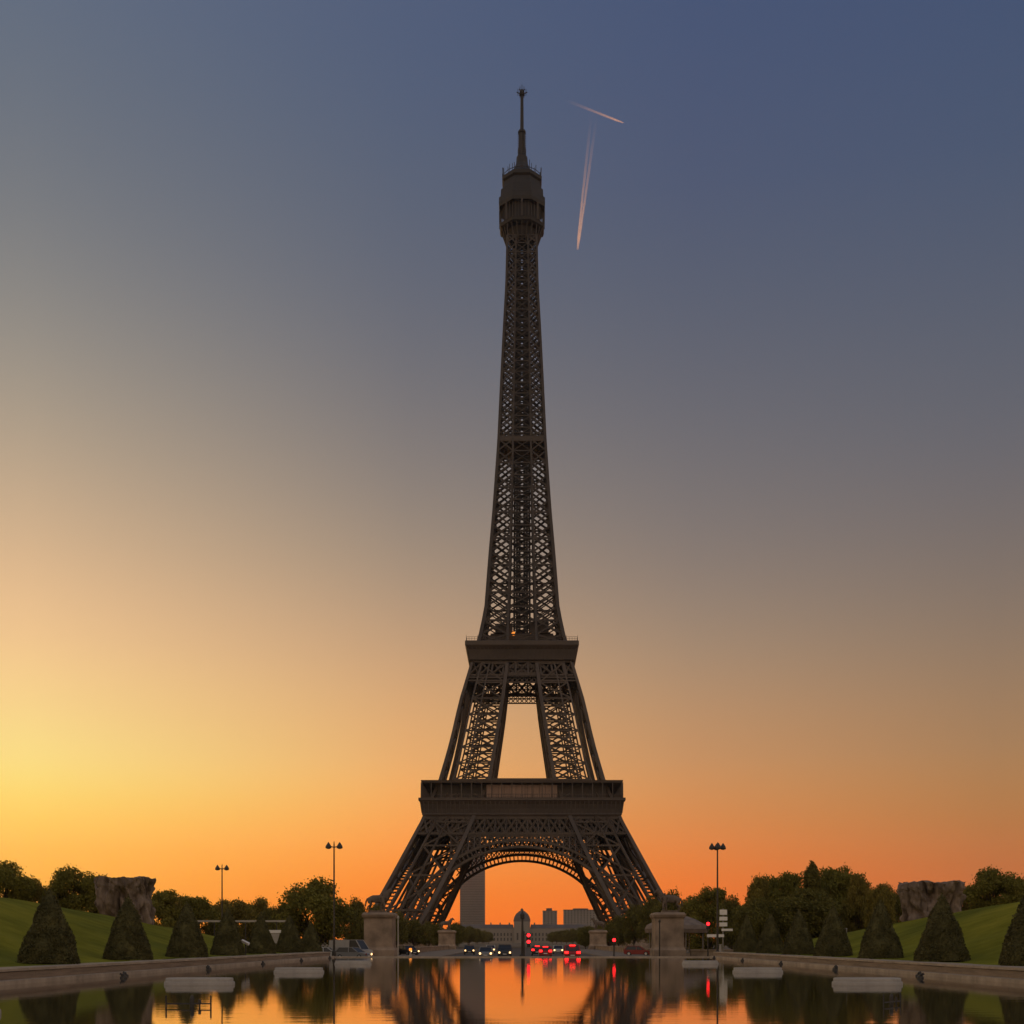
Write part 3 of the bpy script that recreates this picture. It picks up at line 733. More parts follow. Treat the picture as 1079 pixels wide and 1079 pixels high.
for k, cx, hw, top, Y, lab in lefts: tree(k, cx, hw, top, Y, lab, 'trees of the left tree line')
tree('round', 334, 39, 922, 178, 'big round tree beside the tall left street lamp', rz=1.3)
tree('dark', 300, 16, 952, 182, 'dark bush against the left flank of the big round tree')
tree('dark', 374, 17, 948, 215, 'dark tree between the big round tree and the left statue')
tree('dark', 396, 18, 955, 240, 'dark tree behind the left statue pedestal')
for i, (cx, hw, top) in enumerate(((418,16,962),(436,16,970),(452,13,972))):
    tree('dark', cx, hw, top, 372+i*7, ['dark tree at the outer foot of the left tower leg','dark tree in the middle of the left tower leg foot','dark tree at the inner foot of the left tower leg'][i], 'trees at the left tower foot')
for i, (cx, hw, top) in enumerate(((652,14,966),(668,16,955),(686,17,946))):
    tree('dark', cx, hw, top, 375-i*8, ['dark tree at the inner foot of the right tower leg','dark tree in the middle of the right tower leg foot','dark tree at the outer foot of the right tower leg'][i], 'trees at the right tower foot')
for cx, hw, top, Y_, lab in ((478,11,976,352,'small dark tree just inside the far left pedestal'),(461,12,974,345,'small dark tree just outside the far left pedestal'),(617,11,977,352,'small dark tree just inside the far right pedestal'),(641,12,973,345,'small dark tree just outside the far right pedestal')):
    tree('dark', cx, hw, top, Y_, lab, 'trees at the far end of the bridge')
# right of the tower
rights = [('dark',708,18,940,225,'dark low tree behind the right statue'),('round_b',728,18,945,215,'low tree right of the right statue'),
 ('loose',748,19,934,205,'ragged tree behind the tall right street lamp'),('dark',772,19,946,195,'dark low tree between the right street lamp and the big tree group'),
 ('loose_b',797,15,925,172,'small loose tree with sky gaps at the left end of the big tree group'),('loose',818,18,921,176,'slender ragged tree second from the left in the big tree group'),
 ('loose',838,20,917,171,'broad ragged tree left of the pointed tree'),('spire',856,20,906,166,'pointed dark tree, the tallest of the right tree group'),
 ('loose',878,21,912,170,'ragged tree just right of the tallest pointed one'),('loose',893,20,919,168,'broad tree at the right shoulder of the big tree group'),
 ('loose_b',905,14,923,162,'thin loose tree at the right end of the big tree group'),('round_b',928,19,932,150,'olive bush left of the right rock'),
 ('dark',946,17,940,158,'dark tree close behind the right rock'),('dark',850,38,938,158,'dark undergrowth tree filling the foot of the right tree group'),('dark',800,28,948,160,'dark undergrowth tree below the loose sky-gapped tree')]
rights = [(k, cx, hw+(5 if k.startswith('loose') else 2), top, Y, lab) for k, cx, hw, top, Y, lab in rights]
for k, cx, hw, top, Y, lab in rights: tree(k, cx, hw, top, Y, lab, 'trees right of the tower')
tree('round', 1046, 32, 912, 132, 'dense round tree right of the right rock')
tree('round_b', 1090, 26, 920, 140, 'tree cut by the right edge of the picture')
tree('loose_b', 1016, 14, 934, 138, 'low tree peeping out beside the right rock')
# park trees far behind the arch: two clipped rows
for i in range(9):
    for sx, c0 in ((-1, 0), (1, 1)):
        Y = 620+i*75; x = sx*(33+4*(i % 2)) if sx < 0 else sx*(46-2*i)
        g = -.6; h = 11.5
        place(P['dark'], used, (x, Y, g), i*1.1, 'dark green park tree in the %s row far beyond the arch' % ('left' if sx < 0 else 'right'), (1.15,1.15,h/9), 'park trees in the %s row beyond the arch' % ('left' if sx < 0 else 'right'))

# clipped cones along the pool
def yew_mesh(seed):
    rg = random.Random(seed); b = MB(); H, Rb = 3.72, 1.40
    prof = lambda u: Rb*(1-u**1.25)**.92 if u < 1 else 0
    n, m = 20, 26; k = len(b.v)
    for i in range(n+1):
        u = i/n
        for j in range(m):
            a = 2*math.pi*j/m; r = max(.02, prof(u)*.94)*(1+.05*noise.noise(Vector((math.cos(a)*2, math.sin(a)*2, u*6+seed))))
            b.v.append((r*math.cos(a), r*math.sin(a), .06+u*(H-.12)))
    for i in range(n):
        for j in range(m): b.f.append((k+i*m+j, k+i*m+(j+1)%m, k+(i+1)*m+(j+1)%m, k+(i+1)*m+j))
    for _ in range(9000):
        u = 1-math.sqrt(rg.random()); a = rg.uniform(0, 2*math.pi)
        bump = .13*noise.noise(Vector((math.cos(a)*1.8, math.sin(a)*1.8, u*5+seed*3)))-.10*max(0, noise.noise(Vector((math.cos(a)*4, math.sin(a)*4, u*9+seed)))-.25)
        r = prof(u)+bump+rg.uniform(-.10,.035)+.05*(rg.random()**8)
        v = Vector((r*math.cos(a), r*math.sin(a), .03+u*H+rg.uniform(-.03,.05)))
        nn = Vector((rg.gauss(0,1), rg.gauss(0,1), rg.gauss(0,1))).normalized(); t1 = nn.orthogonal().normalized(); t2 = nn.cross(t1); s = rg.uniform(.035,.085)
        b.add([v-t1*s, v-t2*s*.5, v+t1*s, v+t2*s*.5], [(0,1,2,3)])
    return b
cone = []
for sd_ in (1, 2, 3):
    e = empty('clipped_cone_tree', (0,0,0), 0, 'x', 'topiary')
    yew_mesh(sd_).build('crown', M['yew'], e); MB().tube([(0,0,-.3),(0,0,.5)], [.12,.1], 8).build('trunk', M['bark'], e)
    cone.append(e)
ordn = ['nearest','second','third','fourth','fifth','sixth','seventh']
Lc = [52,135,197,240,275,305,327]; Rc = [1087,992.5,928,878,842,812,787]
for side, lst, X in (('left', Lc, -23.0), ('right', Rc, 23.0)):
    for i, cx in enumerate(lst):
        Y = X*F/(cx-CX); s = rnd.uniform(.93,1.03)
        place(cone[(i+(X > 0)) % 3], used, (X, Y, lawn_z(X, Y)), rnd.uniform(0,6.28), '%s clipped cone tree of the row along the %s side of the pool' % (ordn[i], side), (s,s,rnd.uniform(.98,1.03)), 'clipped cone trees')

# ------------------------------------------------------------------ rocks on the lawns
M['rock'] = mat('weathered rock', (.085,.062,.048), rough=.9, col2=(.27,.205,.16), scale=1.0, bump=1, bscale=3, stretch=(1.5,1.5,.4), detail=12)
def rock(cx, x0, x1, ytop, ybot, Y, seed, label, overhang):
    s = Y/F; w_ = (x1-x0)*s/2; h = (ybot-ytop)*s
    X = ((x0+x1)/2-CX)*s; e = bpy.data.meshes.new('rock'); b = bmesh.new()
    bmesh.ops.create_cube(b, size=1); bmesh.ops.subdivide_edges(b, edges=b.edges[:], cuts=34, use_grid_fill=True)
    for v in b.verts:
        p = v.co.copy(); u = p.z+.5
        k = 1+overhang*(u-.5)*.5+.10*min(1,max(0,(u-.66)/.2))**2
        q = Vector((p.x*2*w_*k, p.y*2*w_*.9*k, u*(h+1.2)-1.2))
        crack = abs(noise.noise(Vector((q.x*.9+seed, q.y*.9, q.z*.22))))
        n3 = noise.noise(Vector((q.x*.55, q.y*.55, q.z*.5+seed)))*.55+noise.noise(Vector((q.x*1.8, q.y*1.8, q.z*1.1+seed)))*.26+noise.noise(Vector((q.x*4.5, q.y*4.5, q.z*2+seed)))*.22
        dr = Vector((p.x, p.y, 0)); 
        if dr.length > 0: dr.normalize()
        q += dr*(n3*1.15-.75*max(0,.2-crack)/.2)
        if u > .9: q.z += .35*noise.noise(Vector((q.x*.8, q.y*.8, seed)))+.12*noise.noise(Vector((q.x*3, q.y*3, seed)))
        v.co = q
    b.to_mesh(e); b.free(); e.materials.append(M['rock'])
    o = bpy.data.objects.new('rock', e); COL.objects.link(o); o.location = (X, Y, CAMZ-(ybot-HZ)*s); o.rotation_euler = (0,0,.25 if X < 0 else -.3)
    return tag(o, label, 'rock')
rock(0, 106, 158, 926, 972, 119, 4.2, 'big weathered block of rock with an overhanging top on the left lawn', .28)
rock(0, 952, 1010, 931, 972, 120, 9.7, 'big fissured flat-topped block of grey-brown rock on the right lawn', .02)

# pale parapet on the far ridge of the left lawn
r = empty('railing', (-35.5, 152, 2.3), 0, 'long thin pale railing along the far end of the left lawn', 'railing')
MB().box(-6.4,7.2,-.08,.08,1.78,2.02).build('rail', M['concrete'], r)
for i in range(8): MB().box(-6.3+i*1.92,-6.18+i*1.92,-.05,.05,-2.6,1.778).build('post', M['pole'], r)

# ------------------------------------------------------------------ bridge pedestals and statues
def skin(name, verts, edges, m, parent, root=0, sub=2):
    me = bpy.data.meshes.new(name); me.from_pydata([v[:3] for v in verts], edges, []); me.update()
    o = bpy.data.objects.new(name, me); COL.objects.link(o); o.parent = parent
    md = o.modifiers.new('skin', 'SKIN'); md.use_smooth_shade = True
    sv = me.skin_vertices[0].data
    for i, v in enumerate(verts):
        r = v[3]; sv[i].radius = (r, r if len(v) < 5 else v[4]); sv[i].use_root = (i == root)
    ss = o.modifiers.new('sub', 'SUBSURF'); ss.levels = ss.render_levels = sub
    me.materials.append(m)
    return o
def pedestal(cx, Y, wd, ztop, label):
    x = (cx-CX)*Y/F; e = empty('stone_pedestal', (x, Y, -.6), 0, label, 'pedestal', 'pedestals of the bridge')
    h = ztop+.6; w_ = wd/2
    b = MB(); b.loft([(0,w_*1.12),(1.1,w_*1.12),(1.35,w_*1.04),(1.6,w_*1.0)], 4, sy=1.25); b.build('plinth', M['stone'], e)
    b = MB(); 
    for i in range(5): b.loft([(1.6+i*(h-2.6)/5+.012, w_*.985),(1.6+(i+1)*(h-2.6)/5-.012, w_*.985)], 4, sy=1.25)
    b.loft([(1.6,w_*.975),(h-1.0,w_*.975)], 4, sy=1.25)
    b.build('shaft', M['stone'], e)
    b = MB(); b.loft([(h-1.0,w_*.99),(h-.85,w_*1.0),(h-.6,w_*1.10),(h-.35,w_*1.13),(h-.3,w_*1.13),(h-.02,w_*1.02),(h,w_*.98)], 4, sy=1.22); b.build('cornice', M['stone'], e)
    return e
def statue(cx, Y, z, face, label):
    """a warrior standing at the shoulder of his horse; face = +1 looks to the right of the picture"""
    e = empty('horse_statue', ((cx-CX)*Y/F, Y, z), 0, label, 'statue', 'horse statues of the bridge', scale=(1.32*face, 1.32, 1.32))
    MB().loft([(0,.9),(.22,.86)], 4, sy=.8, cx=0).build('base', M['bronze'], e)
    V = [(0,0,1.42,.40,.42),(-.55,0,1.46,.40,.44),(-.88,0,1.42,.30,.36),(.50,0,1.44,.40,.46),(.80,0,1.55,.32,.40),(1.02,0,1.90,.21,.27),(1.16,0,2.22,.15,.20),(1.30,0,2.38,.13,.17),(1.52,0,2.18,.10,.12),(1.72,0,1.98,.08,.085)]
    E = [(0,1),(1,2),(0,3),(3,4),(4,5),(5,6),(6,7),(7,8),(8,9)]
    def lg(root, pts):
        p = root
        for q in pts: V.append(q); E.append((p, len(V)-1)); p = len(V)-1
    for s in (-1, 1):
        lg(2, [(-.82,.2*s,1.1,.20),(-.66,.22*s,.86,.13),(-.98+.06*s,.22*s,.58,.085),(-.93+.06*s,.22*s,.30,.065),(-.86+.06*s,.22*s,.20,.09)])
        lg(3, [(.62,.2*s,1.12,.16),(.66+.08*s,.2*s,.74,.09),(.64+.05*s,.2*s,.42,.065),(.68+.05*s,.2*s,.20,.09)])
    lg(2, [(-1.12,0,1.42,.10),(-1.26,0,1.05,.10),(-1.28,0,.62,.05)])
    lg(7, [(1.25,.07,2.52,.035)]); lg(7, [(1.25,-.07,2.52,.035)])
    lg(5, [(.86,0,2.18,.09),(.98,0,2.44,.07)])
    skin('horse', V, E, M['bronze'], e)
    V2 = [(.62,-.72,1.14,.17,.14),(.62,-.72,1.34,.17,.13),(.62,-.72,1.56,.21,.14),(.62,-.72,1.72,.09,.08),(.62,-.72,1.80,.07,.07),(.63,-.73,1.93,.11,.125),(.62,-.72,2.06,.08,.09),
          (.40,-.72,1.66,.09),(.28,-.74,1.38,.065),(.36,-.86,1.16,.05),(.40,-.92,1.08,.05),
          (.84,-.72,1.66,.09),(1.02,-.62,1.44,.065),(1.14,-.42,1.62,.05),(1.16,-.34,1.68,.05),
          (.50,-.72,1.00,.12),(.46,-.74,.66,.085),(.44,-.72,.32,.055),(.46,-.80,.24,.06),
          (.74,-.72,1.00,.12),(.80,-.78,.66,.085),(.82,-.74,.32,.055),(.84,-.84,.24,.06)]
    E2 = [(0,1),(1,2),(2,3),(3,4),(4,5),(5,6),(2,7),(7,8),(8,9),(9,10),(2,11),(11,12),(12,13),(13,14),(0,15),(15,16),(16,17),(17,18),(0,19),(19,20),(20,21),(21,22)]
    skin('warrior', V2, E2, M['bronze'], e)
    return e
pedestal(400.5, 172, 3.95, 5.7, 'square pale stone pedestal at the near left corner of the bridge')
pedestal(703.5, 172, 3.95, 5.7, 'square pale stone pedestal at the near right corner of the bridge')
pedestal(471, 325, 4.2, 4.6, 'small distant stone pedestal at the far left end of the bridge')
pedestal(630, 325, 4.2, 4.6, 'small distant stone pedestal at the far right end of the bridge')
statue(398, 172, 5.72, 1, 'dark stone horse and warrior on the near left pedestal, facing right')
statue(706, 172, 5.72, -1, 'dark stone horse and warrior on the near right pedestal, facing left')
statue(470, 325, 4.62, 1, 'small distant horse statue on the far left pedestal')
statue(631, 325, 4.62, -1, 'small distant horse statue on the far right pedestal')
for sx, side in ((-1,'left'), (1,'right')):
    r = empty('bridge_parapet', (sx*19.5, 176, -.6), 0, 'low stone parapet on the %s side of the bridge' % side, 'wall')
    MB().box(-.35,.35,0,147,0,1.05).build('wall', M['stone'], r); MB().box(-.5,.5,-.1,147.1,1.052,1.25).build('coping', M['stone'], r)
    r = empty('quay_parapet', (sx*23.4, 171, -.6), 0, 'low stone quay parapet running outwards from the %s pedestal' % side, 'wall')
    MB().box(*sorted((0, sx*90)),0,.6,0,1.0).build('wall', M['stone'], r); MB().box(*sorted((-sx*.1, sx*90)),-.12,.72,1.002,1.2).build('coping', M['stone'], r)
# ------------------------------------------------------------------ lamps, signals, signs
def lamp(cx, ytop, Y, label, gz=-.5, ufo=False):
    x = (cx-CX)*Y/F; h = CAMZ+(HZ-ytop)*Y/F-gz
    e = empty('street_lamp', (x, Y, gz), 0, label, 'street lamp', 'tall double street lamps')
    b = MB(); b.loft([(0,.26),(1.1,.22),(1.2,.14)], 10); b.tube([(0,0,1.2),(0,0,h-.4)], [.13,.075], 10); b.build('pole', M['pole'], e)
    b = MB(); b.tube([(-.62,0,h-.45),(0,0,h-.62),(.62,0,h-.45)], [.05,.06,.05], 8); b.tube([(0,0,h-.7),(0,0,h+.05)], [.10,.04], 8)
    if ufo: b.tube([(0,-.6,h-.45),(0,0,h-.62),(0,.6,h-.45)], [.05,.06,.05], 8)
    b.build('arm', M['pole'], e)
    heads = [(-.62,0),(.62,0)]+([(0,-.6),(0,.6)] if ufo else [])
    for hx_, hy_ in heads:
        hd = MB().loft([(h-.72,.30),(h-.58,.32),(h-.42,.27),(h-.22,.14),(h-.05,.05)], 10, cx=hx_, cy=hy_).build('lamp_head', M['pole'], e)
        MB().loft([(h-.80,.10),(h-.722,.25)], 10, cx=hx_, cy=hy_).build('glass', M['lamp_glass'], hd)
    return e
lamp(234, 911, 168, 'double-headed street lamp above the left tree line, the lowest of the three')
lamp(352, 887, 137, 'tall double-headed street lamp in front of the big round tree')
lamp(756, 888, 137, 'tall street lamp with a crown of four heads right of the tower', ufo=True)
def signal(cx, y, Y, label, heads=(0,), pole_x=0.0, r=.21, gz=-.5, group='red traffic lights', halo=1.0):
    x = (cx-CX)*Y/F; e = empty('traffic_light', (x, Y, gz), 0, label, 'traffic light', group)
    ht = CAMZ-(y-HZ)*Y/F-gz
    MB().tube([(pole_x,.1,0),(pole_x,.1,ht+.5)], [.09,.07], 8).build('pole', M['pole'], e)
    for dz in heads:
        hz = ht-dz
        b = MB(); b.box(-.2,.2,-.12,.16,hz-.66,hz+.26)
        if pole_x: b.bar((pole_x,.05,hz+.1),(0,.05,hz+.1),.08)
        hd = b.build('signal_head', M['black'], e, bevel=.03)
        MB().tube([(0,-.125,hz),(0,-.17,hz)], [r,r*.9], 14).build('red_lens', M['red_signal'], hd)
        c = MB(); c.tube([(0,-.125,hz-.30),(0,-.15,hz-.30)], [.1,.09], 12); c.tube([(0,-.125,hz-.52),(0,-.15,hz-.52)], [.1,.09], 12); c.build('dark_lens', M['glass'], hd)
    return e
signal(746, 973.5, 150, 'traffic light showing red in front of the trees right of the right statue')
signal(647, 990.5, 150, 'low traffic light showing red beside the right tower leg')
signal(557, 985.5, 150, 'traffic light with two red lamps beside the dark central post', heads=(0,.78), pole_x=-.55)
# dark central post
Y = 150; e = empty('lamp_post', ((550.5-CX)*Y/F, Y+1, -.5), 0, 'dark stout post on the bridge axis, in front of the palace dome', 'post')
b = MB(); b.loft([(0,.4),(.5,.36),(.7,.2)], 10); b.tube([(0,0,.7),(0,0,4.9)], [.17,.12], 10); b.build('pole', M['pole'], e)
MB().loft([(4.9,.13),(5.0,.26),(5.5,.28),(5.75,.12),(5.95,.04)], 10).build('lamp_head', M['pole'], e)
# direction sign stack on the right
Y = 148; e = empty('direction_sign', ((762-CX)*Y/F, Y, -.5), 0, 'stack of pale direction boards on a post right of the tower', 'sign')
zt = lambda y: CAMZ-(y-HZ)*Y/F+.5
b = MB(); b.tube([(0,.1,0),(0,.1,zt(957))], [.09,.07], 8); b.build('post', M['steel'], e)
for y0, y1, xa, xb in ((958.5,964,-.42,.46),(966,970,-.46,.50),(972,976.2,-.46,.50),(978.6,981,-.2,1.15),(984.5,987.6,-1.95,.1)):
    MB().box(xa,xb,-.06,0,zt(y1),zt(y0)).build('board', M['white'], e, bevel=.015)
e = empty('sign_post', ((759-CX)*143/F, 143, -.45), 0, 'short pale post under the direction boards', 'post')
MB().box(-.12,.12,-.1,.1,0,1.75).build('post', M['concrete'], e); MB().box(-.15,.15,-.13,.13,1.752,1.83).build('cap', M['concrete'], e)
# white notice on the left
Y = 141; e = empty('notice_sign', ((290-CX)*Y/F, Y, -.4), 0, 'white notice board tapering to a post, between the left cone trees', 'sign')
zt = lambda y: CAMZ-(y-HZ)*Y/F+.4
MB().box(-.70,.72,-.08,.04,zt(983.2),zt(980)).build('top_board', M['white'], e, bevel=.02)
MB().prism([(-.5,zt(983.6)),(.5,zt(983.6)),(.22,zt(994)),(-.02,zt(994))], -.03, .03).build('panel', M['concrete'], e, fix=True)
MB().tube([(.1,.08,0),(.1,.08,zt(981))], [.06,.06], 8).build('post', M['steel'], e)
# garden floodlights
def flood(cx, y, Y, rz, label):
    x = (cx-CX)*Y/F; g = lawn_z(x, Y); ht = CAMZ-(y-HZ)*Y/F-g
    e = empty('floodlight', (x, Y, g), 0, label, 'floodlight', 'garden floodlights')
    MB().tube([(0,.05,-.1),(0,.05,ht)], [.08,.06], 8).build('post', M['pole'], e)
    b = MB().box(-.34,.34,-.16,.16,-.10,.10); o = b.build('lamp_head', M['white'], e, bevel=.03); o.location = (0,-.02,ht); o.rotation_euler = (.2,rz,0)
    g_ = MB().box(-.30,.30,-.176,-.162,-.07,.07).build('glass', M['concrete'], o); g_.parent = o
flood(258.5, 993, 97, .45, 'white tilted floodlight on a short post between the left cone trees')
flood(918, 990.5, 82, -.45, 'white tilted floodlight on a short post between the right cone trees')
e = empty('marker_post', px(890.8, 984.5, 92), 0, 'thin pale marker post standing behind the right cone trees', 'post'); e.location.z = lawn_z(e.location.x, 92)
MB().box(-.10,.10,-.1,.1,-.2,CAMZ-(979-HZ)*92/F-e.location.z).build('post', M['concrete'], e); MB().loft([(CAMZ-(979-HZ)*92/F-e.location.z,.13),(CAMZ-(978-HZ)*92/F-e.location.z,.08)],4).build('cap', M['concrete'], e)
# thin posts by the pedestals
for cx, y0, Y, lab in ((419.5,968,168,'thin pale post beside the near left pedestal'),(695,972,166,'thin dark post in front of the near right pedestal')):
    e = empty('thin_post', ((cx-CX)*Y/F, Y, -.5), 0, lab, 'post')
    mm = 'concrete' if cx < 500 else 'pole'; h = CAMZ-(y0-HZ)*Y/F+.5
    MB().tube([(0,0,0),(0,0,h)], [.10,.08], 8).build('pole', M[mm], e); MB().loft([(h,.12),(h+.15,.16),(h+.4,.10)], 8).build('cap', M[mm], e)
# carousel behind the right pedestal
Y = 192; e = empty('carousel', ((713-CX)*Y/F, Y, -.6), 0, 'carousel with a pale scalloped tent roof half hidden by the near right pedestal', 'carousel')
zt = lambda y: CAMZ-(y-HZ)*Y/F+.6
b = MB(); b.loft([(zt(979),4.9),(zt(975),4.6),(zt(969),3.0),(zt(966),1.8),(zt(964),.5)], 16); b.build('roof', M['canvas'], e)
b = MB(); b.loft([(zt(983),4.75),(zt(979.2),4.92)], 16); b.build('fringe', M['canvas'], e)
b = MB().loft([(0,4.7),(.5,4.7)], 16); b.build('floor', M['stone2'], e)
b = MB()
for j in range(8): a = j*math.pi/4+.2; b.tube([(4.4*math.cos(a),4.4*math.sin(a),.5),(4.4*math.cos(a),4.4*math.sin(a),zt(983))], [.08,.08], 6)
b.build('post', M['steel'], e)
MB().loft([(.5,1.5),(zt(982),1.5)], 10).build('core', M['stone2'], e)

# ------------------------------------------------------------------ vehicles
PAINT = {k: mat('car paint '+k, c, rough=.28, var=.05, scale=2) for k, c in dict(white=(.34,.32,.30), black=(.025,.025,.027), red=(.25,.02,.018), grey=(.20,.20,.20), silver=(.42,.41,.40)).items()}
def car(cx, Y, rz, paint, label, kind='hatch', front_on=True, rear_on=True, gz=-.47):
    """car facing its local -y; rz = 0 shows its front to the camera"""
    x = (cx-CX)*Y/F; e = empty('parked_car' if False else 'car', (x, Y, gz), rz, label, 'van' if kind == 'van' else 'car', 'vehicles on the road')
    if kind == 'van': e.name = 'van'
    Lh, W2, belt, top = {'hatch':(2.05,.87,.92,1.47), 'suv':(2.25,.92,1.05,1.72), 'van':(2.6,.97,1.25,2.35)}[kind]
    low = [(-Lh,.34),(-Lh-.04,.62),(-Lh+.10,belt-.14),(-Lh+1.1 if kind != 'van' else -Lh+.75,belt),(Lh-.15,belt+.02),(Lh,.75),(Lh-.02,.34),(Lh-.3,.24),(-Lh+.3,.24)]
    MB().prism(low, -W2, W2, 'x').build('body', PAINT[paint], e, bevel=.06, smooth=False)
    f0 = -Lh+1.0 if kind != 'van' else -Lh+.65
    a = [(f0,belt+.0),(f0+.75,top-.04),(Lh-.55,top-.02),(Lh-.12,belt+.0)]
    wt = W2-.16
    b = MB(); v = []
    for yy, z, ww in ((a[0][0],a[0][1],W2-.05),(a[1][0],a[1][1],wt),(a[2][0],a[2][1],wt),(a[3][0],a[3][1],W2-.05)):
        v += [(-ww,yy,z+.005),(ww,yy,z+.005)]
    b.add(v, [(0,1,3,2),(2,3,5,4),(4,5,7,6),(0,2,4,6),(1,7,5,3),(0,6,7,1)]); b.build('window', M['glass'], e, fix=True)
    b = MB(); b.box(-wt-.01,wt+.01,a[1][0]+.03,a[2][0]-.03,top-.03,top+.03)
    for s in (-1, 1):
        for (p, q) in ((v[0 if s < 0 else 1], v[2 if s < 0 else 3]), (v[4 if s < 0 else 5], v[6 if s < 0 else 7])): b.bar(p, q, .09)
        m0 = Vector((s*(W2-.04), .15, belt)); m1 = Vector((s*(wt+.01), .2, top)); b.bar(m0, m1, .09)
    if kind == 'van':
        b.box(-W2+.02,W2-.02,-.3,Lh-.06,belt+.01,top-.04)
    b.build('roof', PAINT[paint], e)
    for s in (-1, 1):
        for yy in (-Lh+.78, Lh-.78):
            wr = .33
            ty = MB().tube([(s*(W2-.20),yy,wr),(s*(W2+.015),yy,wr)], [wr,wr], 16).build('wheel', M['black'], e)
            MB().tube([(s*(W2+.016),yy,wr),(s*(W2+.03),yy,wr)], [.2,.18], 12).build('rim', M['chrome'], ty)
        MB().loft([(-.0,.12),(.05,.125)], 10).build('headlight', M['headlight'] if front_on and (front_on != 'one' or s > 0) else M['lens'], e).matrix_local = Matrix.Translation((s*(W2-.2), -Lh-.03, .68)) @ Matrix.Rotation(math.pi/2, 4, 'X')
        MB().box(s*(W2-.22)-.2,s*(W2-.22)+.2,Lh-.05,Lh+.035,.76,1.02).build('tail_light', M['taillight'] if rear_on else M['lens'], e)
    MB().box(-.25,.25,-Lh-.05,-Lh-.042,.42,.52).build('number_plate', M['white'], e)
    MB().box(-.25,.25,Lh+.001,Lh+.006,.5,.61).build('number_plate', M['white'], e)
    if rear_on: MB().box(-.34,.34,Lh-.42 if kind == 'suv' else Lh-.5,Lh-.30 if kind == 'suv' else Lh-.42,top-.08,top+.035).build('brake_light', M['taillight'], e)
    return e
PI = math.pi
car(512, 155, 0, 'grey', 'grey car coming on with both headlights lit, left of the central post', rear_on=False)
car(494.5, 205, .05, 'black', 'distant car with warm headlights, leftmost under the arch', rear_on=False)
car(517, 230, 0, 'silver', 'distant silver car with headlights, behind the grey oncoming car', rear_on=False)
car(532, 168, 0, 'black', 'black car with headlights just left of the central post', 'suv', True, False)
car(566, 190, PI, 'black', 'distant dark car with red tail lights right of the double red signal', front_on=False)
car(574.5, 168, PI, 'red', 'dark red car driving away in the middle of the tail lights', front_on=False)
car(588, 215, 0, 'silver', 'distant car with pale headlights between the red cars', rear_on=False)
car(602.5, 146, PI, 'red', 'red car nearest the right, all its tail lights lit', 'suv', False)
car(370, 150, 1.15, 'white', 'pale van standing on the quay left of the near left pedestal', 'van', False, False)
car(344, 148, 1.45, 'silver', 'silver car parked behind the left pool wall beside the van', 'hatch', False, False)
car(372, 145, 1.2, 'grey', 'low grey car with one lit lamp in front of the pale van', 'hatch', 'one', False)
car(430, 190, .6, 'black', 'dark car with lamp light at the foot of the left tower leg', 'hatch', True, False)
car(672, 185, 1.4, 'red', 'dull red car left of the near right pedestal', 'hatch', False, False)
Y = 168; e = empty('warning_light', ((432.5-CX)*Y/F, Y, -.5), 0, 'small orange roadwork lamp glowing right of the near left pedestal', 'lamp')
MB().loft([(0,.2),(.05,.2),(.9,.05)], 8).build('stand', M['concrete'], e); MB().loft([(.92,.16),(1.2,.2),(1.3,.08)], 8).build('lamp', M['amber'], e)

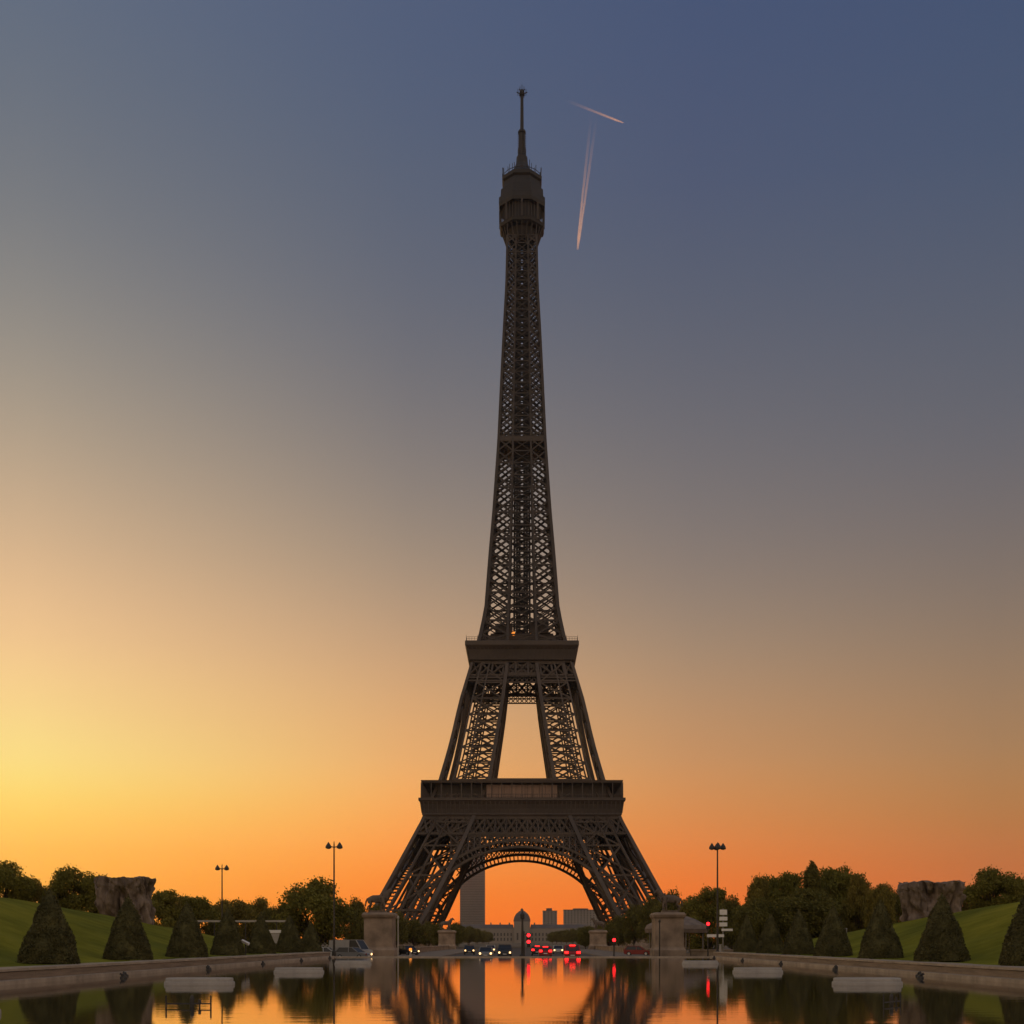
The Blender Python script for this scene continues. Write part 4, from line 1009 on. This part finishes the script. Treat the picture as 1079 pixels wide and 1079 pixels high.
# ------------------------------------------------------------------ contrails, kilometres up and still in sunlight
def contrail(p_old, p_new, Y0, Y1, strands, r_old, r_new, label):
    m = bpy.data.materials.new('contrail ice'); m.use_nodes = True; t = m.node_tree
    b = t.nodes['Principled BSDF']; out = t.nodes['Material Output']
    b.inputs['Base Color'].default_value = (.9,.9,.9,1); b.inputs['Roughness'].default_value = 1; b.inputs['Specular IOR Level'].default_value = 0
    tc = t.nodes.new('ShaderNodeTexCoord'); sx = t.nodes.new('ShaderNodeSeparateXYZ'); t.links.new(tc.outputs['Generated'], sx.inputs[0])
    tl = t.nodes.new('ShaderNodeBsdfTranslucent'); tl.inputs[0].default_value = (.9,.9,.9,1)
    m1 = t.nodes.new('ShaderNodeMixShader'); m1.inputs[0].default_value = .5; t.links.new(b.outputs[0], m1.inputs[1]); t.links.new(tl.outputs[0], m1.inputs[2])
    tr = t.nodes.new('ShaderNodeBsdfTransparent'); m2 = t.nodes.new('ShaderNodeMixShader')
    lw = t.nodes.new('ShaderNodeLayerWeight'); lw.inputs[0].default_value = .5
    nz = t.nodes.new('ShaderNodeTexNoise'); nz.inputs['Scale'].default_value = 14; t.links.new(tc.outputs['Generated'], nz.inputs['Vector'])
    rp = t.nodes.new('ShaderNodeAttribute'); rp.attribute_name = 'age'
    dens = mth(t, 'MULTIPLY', mth(t, 'POWER', mth(t, 'SUBTRACT', 1, rp.outputs['Fac']), 1.8), mth(t, 'SUBTRACT', 1, mth(t, 'POWER', lw.outputs['Facing'], 1.2)))
    dens = mth(t, 'MULTIPLY', dens, mth(t, 'ADD', .75, mth(t, 'MULTIPLY', nz.outputs[0], .4)), True)
    dens = mth(t, 'MULTIPLY', dens, .85)
    t.links.new(dens, m2.inputs[0]); t.links.new(tr.outputs[0], m2.inputs[1]); t.links.new(m1.outputs[0], m2.inputs[2]); t.links.new(m2.outputs[0], out.inputs[0])
    A, B = px(*p_old, Y0), px(*p_new, Y1)
    e = empty('contrail', B, 0, label, 'contrail')
    side = Vector((1,0,0)).cross((B-A).normalized()); side = (B-A).normalized().cross(Vector((0,0,1)).cross(B-A).normalized().cross(B-A)).normalized() if False else (B-A).cross(Vector((0,1,0))).normalized()
    n = 40; rg = random.Random(3)
    for s in strands:
        pts, rad, age = [], [], []
        for i in range(n+1):
            u = i/n; f = 1-u
            wob = noise.noise(Vector((u*6, s*3, 1)))*r_old*.35*f
            pts.append(A.lerp(B, u)-B+side*(s*(r_old*1.5*f+r_new*.55)+wob)); rad.append((r_old*f+r_new*u)*(1 if i < n-4 else (n+1-i)*.2)*(.9+.2*rg.random())); age.append(f)
        o = MB().tube(pts, rad, 12, False).build('trail', m, e, smooth=True)
        at = o.data.attributes.new('age', 'FLOAT', 'POINT')
        at.data.foreach_set('value', [a for a in age for _ in range(12)])
contrail((592,104), (657,129.5), 14500, 13000, (-1, 1), 7, 7, 'short pink contrail slanting down to the right of the spire')
contrail((627,112), (608.5,263), 13200, 15500, (-1, 1), 17, 11, 'long pink twin contrail hanging down right of the summit')
